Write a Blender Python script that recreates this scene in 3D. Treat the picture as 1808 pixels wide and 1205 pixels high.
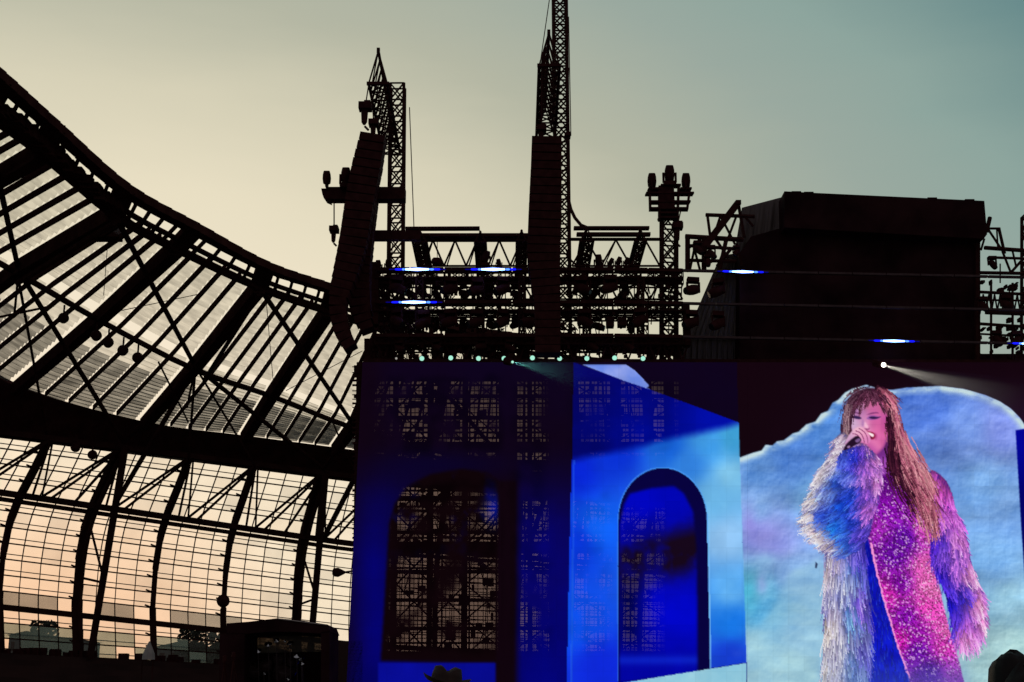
import bpy, bmesh, math, random
import numpy as np
from mathutils import Vector, Matrix
for o in list(bpy.data.objects): bpy.data.objects.remove(o, do_unlink=True)
SC = bpy.context.scene; COL = SC.collection
R = math.radians
# ---------------------------------------------------------------- camera
F = 2500.0; PW, PH = 1808.0, 1205.0; PITCH = math.atan((1250-PH/2)/F); EYE = 1.6
cam = bpy.data.cameras.new('camera'); co = bpy.data.objects.new('camera', cam); COL.objects.link(co)
cam.sensor_width = 36; cam.lens = 36*F/PW; cam.clip_end = 20000; cam.clip_start = .05
co.location = (0, 0, EYE); co.rotation_euler = (R(90)+PITCH, 0, 0); SC.camera = co
# ---------------------------------------------------------------- dusk sky and low sun behind the left stand
SKY = .2
SUN_AZ, SUN_EL = R(-34), R(1.2)                    # azimuth from straight ahead, to the left
w = bpy.data.worlds.new('World'); SC.world = w; w.use_nodes = True; nt = w.node_tree; nt.nodes.clear()
def N(t, **k):
    n = nt.nodes.new(t)
    for a, b in k.items(): setattr(n, a, b)
    return n
out = N('ShaderNodeOutputWorld'); bg = N('ShaderNodeBackground')
sky = N('ShaderNodeTexSky', sky_type='NISHITA', sun_disc=False, sun_elevation=SUN_EL, sun_rotation=SUN_AZ, altitude=20, air_density=1.0, dust_density=3.0, ozone_density=1.2)
# thin evening haze over the clear sky: cream towards the sunset, teal away from it (depends on direction only)
def M(op, a, b=None, c=None):
    n = N('ShaderNodeMath', operation=op)
    for i, v in enumerate((a, b, c)):
        if v is None: continue
        if isinstance(v, (int, float)): n.inputs[i].default_value = v
        else: nt.links.new(v, n.inputs[i])
    return n.outputs[0]
tc = N('ShaderNodeTexCoord'); sp = N('ShaderNodeSeparateXYZ'); nt.links.new(tc.outputs['Generated'], sp.inputs[0])
el = M('MULTIPLY', M('ARCSINE', sp.outputs[2]), 57.296)
az = M('MULTIPLY', M('ADD', M('ARCTAN2', sp.outputs[0], sp.outputs[1]), .311), 57.296*.8)
dd = M('SQRT', M('ADD', M('MULTIPLY', az, az), M('MULTIPLY', el, el)))
nz = N('ShaderNodeTexNoise'); nz.inputs['Scale'].default_value = 5.; nz.inputs['Detail'].default_value = 5; mpz = N('ShaderNodeMapping'); mpz.inputs['Scale'].default_value = (1, 1, 4.5); nt.links.new(tc.outputs['Generated'], mpz.inputs[0]); nt.links.new(mpz.outputs[0], nz.inputs[0])
dd = M('ADD', dd, M('MULTIPLY', M('SUBTRACT', nz.outputs[0], .5), 2.4))      # uneven thin haze
ramp = N('ShaderNodeValToRGB'); nt.links.new(M('DIVIDE', dd, 110.), ramp.inputs[0])
def s2l(c): return tuple((x/255/12.92 if x/255 <= .04045 else ((x/255+.055)/1.055)**2.4) for x in c)
stops = [(1, (246, 196, 158)), (5, (255, 215, 180)), (9, (255, 236, 208)), (14, (250, 235, 209)), (20, (236, 226, 198)), (24, (218, 212, 186)), (28, (184, 186, 166)), (33, (157, 172, 162)), (36.5, (144, 168, 160)), (42, (100, 138, 140)), (55, (80, 102, 110)), (85, (96, 92, 96))]
cr = ramp.color_ramp
while len(cr.elements) < len(stops): cr.elements.new(.5)
for e, (d, c) in zip(cr.elements, stops): e.position = d/110
for e, (d, c) in zip(cr.elements, stops): e.color = s2l(c)+(1,)
sc_ = N('ShaderNodeVectorMath', operation='SCALE'); nt.links.new(sky.outputs[0], sc_.inputs[0]); sc_.inputs['Scale'].default_value = SKY
mx = N('ShaderNodeMix', data_type='RGBA'); mx.inputs[0].default_value = .94
nt.links.new(sc_.outputs[0], mx.inputs[6]); nt.links.new(ramp.outputs[0], mx.inputs[7])
nt.links.new(mx.outputs[2], bg.inputs[0]); bg.inputs[1].default_value = 1.0
nt.links.new(bg.outputs[0], out.inputs[0])
sl = bpy.data.lights.new('sun', 'SUN'); sl.energy = .04; sl.angle = R(2); sl.color = (1, .75, .5)
so = bpy.data.objects.new('sun', sl); COL.objects.link(so)
sd = Vector((math.sin(SUN_AZ)*math.cos(SUN_EL), math.cos(SUN_AZ)*math.cos(SUN_EL), math.sin(SUN_EL)))
so.rotation_euler = sd.to_track_quat('Z', 'Y').to_euler()
SC.view_settings.view_transform = 'Standard'; SC.view_settings.look = 'None'; SC.view_settings.exposure = 0; SC.view_settings.gamma = 1
SC.render.engine = 'CYCLES'; SC.cycles.transparent_max_bounces = 32; SC.cycles.max_bounces = 6; SC.cycles.diffuse_bounces = 2; SC.cycles.volume_bounces = 0
# ---------------------------------------------------------------- helpers
_cp, _sp = math.cos(PITCH), math.sin(PITCH)
def P(px, py, Y):                                  # point of the place seen at (px, py) at distance Y straight ahead
    a = (px-PW/2)/F; b = (PH/2-py)/F
    d = Vector((a, _cp-b*_sp, _sp+b*_cp)); k = Y/d.y
    return Vector((d.x*k, Y, EYE+d.z*k))
def SY(px): return 70+max(0, px-1100)*.0025        # the stage front recedes a little to the right
def S(px, py, dy=0): return P(px, py, SY(px)+dy)
MPP = 70/F                                          # metres per picture unit at the stage
class MB:
    def __init__(s): s.v = []; s.f = []; s.sm = False
    def add(s, vs, fs):
        o = len(s.v); s.v += [tuple(v) for v in vs]; s.f += [tuple(i+o for i in f) for f in fs]; return s
    def box(s, c, a, b, d):                         # centre and three half axes
        c, a, b, d = Vector(c), Vector(a), Vector(b), Vector(d); vs = [c+a*i+b*j+d*k for i in (-1, 1) for j in (-1, 1) for k in (-1, 1)]
        return s.add(vs, [(0, 1, 3, 2), (4, 6, 7, 5), (0, 4, 5, 1), (2, 3, 7, 6), (0, 2, 6, 4), (1, 5, 7, 3)])
    def abox(s, x0, x1, y0, y1, z0, z1): return s.box(((x0+x1)/2, (y0+y1)/2, (z0+z1)/2), ((x1-x0)/2, 0, 0), (0, (y1-y0)/2, 0), (0, 0, (z1-z0)/2))
    def bar(s, p, q, w, h, up=(0, 0, 1)):           # rectangular member, w across, h along up
        p, q = Vector(p), Vector(q); d = (q-p); L = d.length
        if L < 1e-6: return s
        d /= L; u = Vector(up)
        if abs(d.dot(u)) > .98: u = Vector((0, 1, 0))
        x = d.cross(u).normalized(); u = x.cross(d)
        return s.box((p+q)/2, d*L/2, x*w/2, u*h/2)
    def tube(s, p, q, r, n=5, r2=None):
        p, q = Vector(p), Vector(q); d = q-p
        if d.length < 1e-6: return s
        d.normalize(); u = d.orthogonal().normalized(); x = d.cross(u); r2 = r if r2 is None else r2
        vs = [p+(u*math.cos(6.2832*i/n)+x*math.sin(6.2832*i/n))*r for i in range(n)]+[q+(u*math.cos(6.2832*i/n)+x*math.sin(6.2832*i/n))*r2 for i in range(n)]
        return s.add(vs, [(i, (i+1) % n, n+(i+1) % n, n+i) for i in range(n)]+[tuple(range(n-1, -1, -1)), tuple(range(n, 2*n))])
    def path(s, pts, r, n=5):
        for a, b in zip(pts, pts[1:]): s.tube(a, b, r, n)
        return s
    def lathe(s, base, axis, prof, n=12):           # prof: (distance along axis, radius)
        base = Vector(base); d = Vector(axis).normalized(); u = d.orthogonal().normalized(); x = d.cross(u); vs = []; fs = []
        for z, r in prof:
            for i in range(n): vs.append(base+d*z+(u*math.cos(6.2832*i/n)+x*math.sin(6.2832*i/n))*max(r, 1e-4))
        for k in range(len(prof)-1):
            for i in range(n): fs.append((k*n+i, k*n+(i+1) % n, (k+1)*n+(i+1) % n, (k+1)*n+i))
        fs += [tuple(range(n-1, -1, -1)), tuple((len(prof)-1)*n+i for i in range(n))]
        return s.add(vs, fs)
    def prism(s, poly, vec):                        # closed solid from an outline and a thickness vector
        n = len(poly); vec = Vector(vec); vs = [Vector(p) for p in poly]+[Vector(p)+vec for p in poly]
        return s.add(vs, [tuple(range(n)), tuple(range(2*n-1, n-1, -1))]+[(i, n+i, n+(i+1) % n, (i+1) % n) for i in range(n)])
    def grid(s, rows, closed=False):                # rows of points -> quads
        m = len(rows[0]); vs = [p for r in rows for p in r]
        return s.add(vs, [(i*m+j, i*m+j+1, (i+1)*m+j+1, (i+1)*m+j) for i in range(len(rows)-1) for j in range(m-1)])
    def build(s, name, mat, parent=None, smooth=False):
        me = bpy.data.meshes.new(name); me.from_pydata(s.v, [], s.f); me.update()
        bm = bmesh.new(); bm.from_mesh(me); bmesh.ops.recalc_face_normals(bm, faces=bm.faces); bm.to_mesh(me); bm.free()
        if smooth:
            for p in me.polygons: p.use_smooth = True
        o = bpy.data.objects.new(name, me); COL.objects.link(o); me.materials.append(mat)
        if parent: o.parent = parent; o.matrix_parent_inverse = Matrix.Translation(-parent.location)
        return o
def tag(o, label=None, cat=None, group=None, kind=None):
    if label: o['label'] = label
    if cat: o['category'] = cat
    if group: o['group'] = group
    if kind: o['kind'] = kind
    return o
def thing(name, loc, label, cat, group=None):
    o = bpy.data.objects.new(name, None); COL.objects.link(o); o.location = loc; o.empty_display_size = .1
    return tag(o, label, cat, group)
def copy_tree(o, loc, label, parent=None):
    c = o.copy(); COL.objects.link(c)
    if parent is None: c.location = loc; c['label'] = label
    else: c.parent = parent
    for ch in list(o.children): copy_tree(ch, None, None, c)
    return c
# ---------------------------------------------------------------- materials
def mat(name, col, rough=.6, metal=0., noise=.25, scale=3., bump=0., emit=None, es=1., spec=.3):
    m = bpy.data.materials.new(name); m.use_nodes = True; t = m.node_tree; b = t.nodes['Principled BSDF']
    b.inputs['Roughness'].default_value = rough; b.inputs['Metallic'].default_value = metal; b.inputs['Specular IOR Level'].default_value = spec
    if noise:
        tc = t.nodes.new('ShaderNodeTexCoord'); nz = t.nodes.new('ShaderNodeTexNoise'); nz.inputs['Scale'].default_value = scale; nz.inputs['Detail'].default_value = 5
        r = t.nodes.new('ShaderNodeValToRGB'); r.color_ramp.elements[0].position = .3; r.color_ramp.elements[1].position = .7
        r.color_ramp.elements[0].color = tuple(c*(1-noise) for c in col)+(1,); r.color_ramp.elements[1].color = tuple(min(c*(1+noise), 1) for c in col)+(1,)
        t.links.new(tc.outputs['Object'], nz.inputs[0]); t.links.new(nz.outputs[0], r.inputs[0]); t.links.new(r.outputs[0], b.inputs['Base Color'])
        if bump:
            bp = t.nodes.new('ShaderNodeBump'); bp.inputs['Strength'].default_value = bump; t.links.new(nz.outputs[0], bp.inputs['Height']); t.links.new(bp.outputs[0], b.inputs['Normal'])
    else: b.inputs['Base Color'].default_value = tuple(col)+(1,)
    if emit: b.inputs['Emission Color'].default_value = tuple(emit)+(1,); b.inputs['Emission Strength'].default_value = es
    return m
def glow(name, col, st):
    m = bpy.data.materials.new(name); m.use_nodes = True; t = m.node_tree; t.nodes.clear()
    e = t.nodes.new('ShaderNodeEmission'); e.inputs[0].default_value = tuple(col)+(1,); e.inputs[1].default_value = st
    o = t.nodes.new('ShaderNodeOutputMaterial'); t.links.new(e.outputs[0], o.inputs[0]); return m
def sheet(name, tint, haze, dirt, scale, stretch=(1, 1, 1), opac=.12, gloss=.05):
    # clear or milky sheet: part of the light passes straight, part is scattered, dirt streaks block some
    m = bpy.data.materials.new(name); m.use_nodes = True; t = m.node_tree; t.nodes.clear(); n = t.nodes.new; L = t.links.new
    o = n('ShaderNodeOutputMaterial'); tr = n('ShaderNodeBsdfTransparent'); tl = n('ShaderNodeBsdfTranslucent'); gl = n('ShaderNodeBsdfGlossy'); df = n('ShaderNodeBsdfDiffuse')
    gl.inputs['Roughness'].default_value = .15; df.inputs[0].default_value = (.3, .28, .25, 1); tl.inputs[0].default_value = tuple(tint)+(1,); tr.inputs[0].default_value = tuple(tint)+(1,)
    tc = n('ShaderNodeTexCoord'); mp = n('ShaderNodeMapping'); mp.inputs['Scale'].default_value = stretch; nz = n('ShaderNodeTexNoise'); nz.inputs['Scale'].default_value = scale; nz.inputs['Detail'].default_value = 4
    L(tc.outputs['UV' if stretch != (1, 1, 1) else 'Object'], mp.inputs[0]); L(mp.outputs[0], nz.inputs[0])
    rp = n('ShaderNodeMapRange'); rp.inputs[1].default_value = .35; rp.inputs[2].default_value = .75; rp.inputs[3].default_value = opac; rp.inputs[4].default_value = opac+dirt; L(nz.outputs[0], rp.inputs[0])
    m1 = n('ShaderNodeMixShader'); m1.inputs[0].default_value = haze; L(tr.outputs[0], m1.inputs[1]); L(tl.outputs[0], m1.inputs[2])
    m2 = n('ShaderNodeMixShader'); L(rp.outputs[0], m2.inputs[0]); L(m1.outputs[0], m2.inputs[1]); L(df.outputs[0], m2.inputs[2])
    m3 = n('ShaderNodeMixShader'); m3.inputs[0].default_value = gloss; L(m2.outputs[0], m3.inputs[1]); L(gl.outputs[0], m3.inputs[2]); L(m3.outputs[0], o.inputs[0])
    return m
BLACK = mat('black_paint', (.070, .020, .020), .8, noise=.3, spec=.03)
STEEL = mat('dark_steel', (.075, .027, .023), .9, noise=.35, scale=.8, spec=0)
ALU = mat('weathered_truss', (.070, .022, .020), .8, 0, noise=.3, spec=.03)
BATTEN = mat('batten_grey', (.11, .065, .065), .7, noise=.25, spec=.3)
TARP = mat('black_tarpaulin', (.042, .015, .017), .85, noise=.55, scale=.5, spec=.02)
CONC = mat('dark_concrete', (.06, .028, .024), .85, noise=.3, scale=.3, bump=.2)
# ---------------------------------------------------------------- LED picture (flat print shown by the screen)
PX0, PY0, PX1, PY1 = 600, 634, 1830, 1236          # picture area on the wall, in picture units
rng = np.random.default_rng(7)
def vnoise(h, w, cell, seed):
    r = np.random.default_rng(seed); gh, gw = int(h/cell)+3, int(w/cell)+3
    g = r.random((gh, gw)); y = np.arange(h)/cell; x = np.arange(w)/cell
    yi = y.astype(int); xi = x.astype(int); fy = y-yi; fx = x-xi
    fy = (fy*fy*(3-2*fy))[:, None]; fx = (fx*fx*(3-2*fx))[None, :]
    a = g[yi][:, xi]; b = g[yi][:, xi+1]; c = g[yi+1][:, xi]; d = g[yi+1][:, xi+1]
    return (a*(1-fx)+b*fx)*(1-fy)+(c*(1-fx)+d*fx)*fy
def fbm(h, w, cell, seed, octv=4):
    o = np.zeros((h, w)); a = 1.; s = 0.
    for k in range(octv):
        o += a*vnoise(h, w, max(cell/2**k, 1.2), seed+k); s += a; a *= .55
    return o/s
def bblur(m, r):
    r = int(round(r))
    if r < 1: return m
    for ax in (0, 1):
        for _ in range(2):
            p = [(0, 0)]*m.ndim; p[ax] = (r+1, r)
            c = np.cumsum(np.pad(m, p, mode='edge'), axis=ax)
            n = m.shape[ax]
            m = (np.take(c, range(2*r+1, 2*r+1+n), ax)-np.take(c, range(0, n), ax))/(2*r+1)
    return m
def cat(pts, closed=True, n=8):
    p = np.array(pts, float); N = len(p); out = []
    for i in range(N if closed else N-1):
        a, b, c, d = (p[(i-1) % N], p[i], p[(i+1) % N], p[(i+2) % N]) if closed else (p[max(i-1, 0)], p[i], p[i+1], p[min(i+2, N-1)])
        for k in range(n):
            t = k/n
            out.append(.5*((2*b)+(c-a)*t+(2*a-5*b+4*c-d)*t*t+(3*b-a-3*c+d)*t**3))
    if not closed: out.append(p[-1])
    return np.array(out)
class Canvas:
    def __init__(s, x0, y0, x1, y1, ss):
        s.x0, s.y0, s.ss = x0, y0, ss
        s.h, s.w = int((y1-y0)*ss), int((x1-x0)*ss)
        s.im = np.zeros((s.h, s.w, 3)); s.al = np.ones((s.h, s.w))
        s.Y, s.X = np.mgrid[0:s.h, 0:s.w]; s.X = s.X/ss+x0; s.Y = s.Y/ss+y0
    def poly(s, pts, blur=.6, smooth=False):
        p = cat(pts) if smooth else np.array(pts, float)
        q = (p-[s.x0, s.y0])*s.ss; m = np.zeros((s.h, s.w)); n = len(q)
        ya, yb = max(int(q[:, 1].min())-1, 0), min(int(q[:, 1].max())+2, s.h)
        x1, y1 = q[:, 0], q[:, 1]; x2, y2 = np.roll(x1, -1), np.roll(y1, -1)
        for r in range(ya, yb):
            k = (y1 <= r) != (y2 <= r)
            xs = np.sort(x1[k]+(r-y1[k])*(x2[k]-x1[k])/(y2[k]-y1[k]))
            for a, b in zip(xs[::2], xs[1::2]):
                a = max(int(np.ceil(a)), 0); b = min(int(np.ceil(b)), s.w)
                if b > a: m[r, a:b] = 1
        return bblur(m, blur*s.ss) if blur*s.ss >= 1 else m
    def put(s, m, col, k=1.):
        m = (m*k)[..., None]; s.im = s.im*(1-m)+np.asarray(col, float)*m
    def grad(s, knots):                                 # colour blended from knots (x, y, r, g, b) by distance
        k = 8; X = s.X[::k, ::k]; Y = s.Y[::k, ::k]; W = 0; A = 0
        for x, y, r, g, b in knots:
            w = 1/(((X-x)**2+(Y-y)**2)**1.5+400); W = W+w; A = A+w[..., None]*np.array([r, g, b], float)
        A = A/W[..., None]; gh, gw = A.shape[:2]
        y = np.arange(s.h)/k; x = np.arange(s.w)/k; yi = np.minimum(y.astype(int), gh-2); xi = np.minimum(x.astype(int), gw-2)
        fy = (y-yi)[:, None, None]; fx = (x-xi)[None, :, None]
        R = A[yi]*(1-fy)+A[yi+1]*fy
        return R[:, xi]*(1-fx)+R[:, xi+1]*fx
    def strands(s, roots, dirs, lens, wid, c0, c1, curl, seed, order=None, wobk=.25):
        r = np.random.default_rng(seed); n = len(roots); S = int(np.clip(np.max(lens)*s.ss/2.2, 5, 40))
        ang = np.arctan2(dirs[:, 1], dirs[:, 0]); bend = curl*r.normal(size=n)
        t = np.linspace(0, 1, S)
        X = np.zeros((n, S)); Y = np.zeros((n, S)); X[:, 0] = roots[:, 0]; Y[:, 0] = roots[:, 1]
        wob = wobk*r.normal(size=n)
        for k in range(1, S):
            a = ang+bend*t[k]+wob*np.sin(t[k]*6+r.random(n)*.2)
            X[:, k] = X[:, k-1]+np.cos(a)*lens/S; Y[:, k] = Y[:, k-1]+np.sin(a)*lens/S
        rad = wid[:, None]*(1-t[None, :])**.6*s.ss*.5+.6
        col = c0[:, None, :]*(1-t[None, :, None])+c1[:, None, :]*t[None, :, None]
        if order is not None: X, Y, rad, col = X[order], Y[order], rad[order], col[order]
        px = ((X-s.x0)*s.ss); py = ((Y-s.y0)*s.ss); R = int(np.ceil(rad.max()))
        oy, ox = np.mgrid[-R:R+1, -R:R+1]; oy = oy.ravel(); ox = ox.ravel()
        inside = (ox**2+oy**2)[None, None, :] <= (rad**2)[:, :, None]
        ix = np.round(px[:, :, None]+ox).astype(int); iy = np.round(py[:, :, None]+oy).astype(int)
        ok = inside & (ix >= 0) & (ix < s.w) & (iy >= 0) & (iy < s.h)
        cc = np.broadcast_to(col[:, :, None, :], ok.shape+(3,))
        s.im[iy[ok], ix[ok]] = cc[ok]
    def scatter(s, m, n, seed):
        r = np.random.default_rng(seed); ys, xs = np.nonzero(m > .5); k = r.integers(0, len(xs), n)
        return np.stack([xs[k]/s.ss+s.x0+r.random(n)*.5, ys[k]/s.ss+s.y0+r.random(n)*.5], 1)
    def at(s, img, p):
        ix = np.clip(((p[:, 0]-s.x0)*s.ss).astype(int), 0, s.w-1); iy = np.clip(((p[:, 1]-s.y0)*s.ss).astype(int), 0, s.h-1)
        return img[iy, ix]
    def sample(s, X, Y):
        x = np.clip((X-s.x0)*s.ss, 0, s.w-1.01); y = np.clip((Y-s.y0)*s.ss, 0, s.h-1.01)
        xi = x.astype(int); yi = y.astype(int); fx = (x-xi)[..., None]; fy = (y-yi)[..., None]
        I = np.concatenate([s.im, s.al[..., None]*255], 2)
        return (I[yi, xi]*(1-fx)+I[yi, xi+1]*fx)*(1-fy)+(I[yi+1, xi]*(1-fx)+I[yi+1, xi+1]*fx)*fy
def lerp(a, b, t): return np.asarray(a, float)*(1-t)[..., None]+np.asarray(b, float)*t[..., None]
def sst(a, b, x): t = np.clip((x-a)/(b-a), 0, 1); return t*t*(3-2*t)

def paint_building():
    c = Canvas(PX0, PY0, 1328, PY1, 1); X, Y = c.X, c.Y; h, w = c.h, c.w
    n1 = fbm(h, w, 120, 3); n2 = fbm(h, w, 40, 9)
    c.im[:] = lerp((17, 4, 18), (15, 4, 20), n1)
    # blue washes on the dark side of the pictured building
    k = np.exp(-((X-662)/42.)**2)*sst(800, 1010, Y)*(.55+.55*n1); c.put(np.clip(k, 0, 1), (4, 3, 128))
    k = np.exp(-((X-665)/60.)**2)*sst(1150, 1205, Y); c.put(np.clip(k, 0, 1), (3, 2, 70), .6)
    k = sst(905, 925, X)*sst(760, 1010, Y); c.put(k*(.45+.6*n1), (3, 4, 140))
    k = sst(905, 925, X)*sst(1040, 1120, Y); c.put(k, (2, 3, 112), .5)
    k = sst(640, 700, X)*sst(900, 650, Y); c.put(k*(.2+.3*n1), (12, 4, 44))
    k = np.exp(-((X-700)/70.)**2)*sst(770, 900, Y)*(.5+.5*n1); c.put(np.clip(k, 0, 1), (3, 3, 104), .55)
    k = np.exp(-(((X-790)/120.)**2+((Y-822)/26.)**2)); c.put(np.clip(k, 0, 1), (6, 3, 52), .5)
    hole = c.poly([(672, 1168), (680, 1040), (687, 925), (697, 890), (720, 858), (760, 838), (815, 828), (860, 834), (880, 850), (882, 900), (878, 1168)], 1.5)
    c.put(hole, (15, 4, 8)); c.put(hole*np.clip((n2-.5)*3, 0, 1)*np.exp(-((Y-900)/60.)**2), (8, 8, 120), .8)
    c.put(hole*np.exp(-(((X-870)/14.)**2+((Y-900)/26.)**2)), (6, 30, 200), .7)
    sill = c.poly([(668, 1171), (876, 1171), (875, 1240), (666, 1240)], 1.2); c.put(sill, lerp((6, 8, 120), (9, 14, 160), n1))
    pier = c.poly([(880, 850), (912, 850), (906, 1240), (876, 1240)], 2); c.put(pier, (16, 4, 12), .9)
    # the lit face
    face = c.poly([(1013, 640), (1150, 689), (1304, 746), (1318, 1170), (1180, 1192), (1090, 1207), (1060, 1240), (1000, 1240), (1007, 900), (1010, 812)], .8)
    up = c.grad([(1020, 660, 7, 6, 100), (1150, 720, 3, 8, 130), (1280, 745, 2, 14, 165), (1030, 800, 3, 6, 105), (1150, 780, 0, 10, 150)])
    lo = c.grad([(1015, 830, 8, 38, 215), (1015, 960, 10, 60, 235), (1060, 930, 16, 96, 240), (1020, 1100, 14, 80, 236), (1060, 1180, 14, 40, 215), (1090, 800, 10, 50, 215),
                 (1180, 790, 24, 100, 220), (1250, 780, 60, 150, 225), (1295, 770, 62, 160, 215), (1290, 840, 120, 190, 232), (1285, 950, 140, 190, 235), (1290, 1040, 85, 165, 235),
                 (1290, 1100, 24, 116, 225), (1290, 1160, 22, 60, 205), (1260, 880, 110, 185, 235), (1215, 820, 50, 130, 225)])
    lo = lo*(.92+.16*fbm(h, w, 60, 21))[..., None]
    lo = lo+(np.clip(n2-.45, 0, 1)*sst(1180, 1300, X)*34)[..., None]*np.array([1., .8, .3])
    edge = 812-(X-1010)*64/294.
    t = sst(-9, 12, Y-edge-8*(n2-.5)); c.put(face, up*(1-t)[..., None]+lo*t[..., None])
    rim = np.abs(X-1013.5-(Y-812)*-.012) < 1.6; c.put(face*rim*(Y > 812), (50, 120, 240), .35)
    arch = [(1092, 1206), (1091, 1000)]+[(1170-78*math.cos(a*math.pi/24), 918-91*math.sin(a*math.pi/24)) for a in range(25)]+[(1250, 1000), (1254, 1183)]
    am = c.poly(arch, .8); rimm = np.clip(c.poly([(x-1.5 if x < 1168 else x+1.5, y-2) for x, y in arch], .8)-am, 0, 1)
    c.put(rimm*face, (80, 160, 250), .6); c.put(am, (8, 3, 62))
    inn = c.poly([(1094, 1206), (1093, 1000), (1094, 925), (1102, 890), (1112, 872), (1150, 862), (1190, 858), (1208, 872), (1224, 905), (1229, 960), (1231, 1050), (1232, 1188)], 2)
    cl = np.clip((fbm(h, w, 46, 33)-.44)*4, 0, 1)
    band = np.exp(-((Y-985-.25*(1160-X))/44.)**2)
    blue = lerp((2, 6, 196), (3, 4, 150), np.clip(sst(870, 850, Y)+sst(1090, 1160, Y)*.8, 0, 1))
    blue = blue*(.8+.35*n1)[..., None]
    blue = blue*(1-np.clip(band*(.55+.6*cl), 0, .93))[..., None]+np.array([24, 8, 14])*np.clip(band*(.55+.6*cl), 0, .93)[..., None]
    blue = blue*(1-.55*np.exp(-((X-1110)/26.)**2)*sst(1000, 1060, Y)*sst(1180, 1100, Y))[..., None]
    c.put(inn, blue)
    k = np.exp(-((Y-1166)/9.)**2)*inn; c.put(np.clip(k, 0, 1), (20, 60, 225), .45)
    k = np.abs(X-1252-(Y-1000)*.014) < 1.3; c.put(k*(Y > 920)*(Y < 1184)*1., (120, 190, 245), .8)
    # snow at the lower edge, corner of the mountain above
    snow = c.poly([(1318, 1171), (1180, 1193), (1090, 1208), (1060, 1240), (1318, 1240)], .8); c.put(snow, lerp((120, 185, 215), (170, 215, 225), n2))
    mt = c.poly([(1030, 645), (1107, 645), (1122, 655), (1138, 672), (1146, 681), (1143, 685), (1150, 689), (1100, 672)], .7)
    c.put(mt, lerp((110, 140, 232), (170, 180, 240), np.clip((n2-.3)*2, 0, 1)))
    # see-through share of the mesh screen: opaque cabinets are patchy
    blk = np.clip((fbm(h, w, 30, 51, 3)-.3)*4, 0, 1)
    o = np.zeros((h, w))
    hm = bblur((hole > .9).astype(float), 4)
    for x0, x1, y0, y1, a in ((690, 890, 668, 800, .42), (905, 968, 668, 1150, .32), (696, 880, 848, 1150, .5), (1008, 1192, 668, 800, .20), (1008, 1072, 860, 1150, .17), (1095, 1168, 900, 1150, .15), (640, 690, 668, 800, .12)):
        xw = X+26*(n1-.5)+14*(n2-.5); yw = Y+22*(n2-.5); o = np.maximum(o, a*sst(x0-14, x0+14, xw)*sst(x1+16, x1-16, xw)*sst(y0-9, y0+9, yw)*sst(y1+12, y1-12, yw))
    o = np.where((X < 885) & (Y > 812), o*hm, o)
    c.al = 1-o*bblur(blk, 3)
    return c

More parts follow.
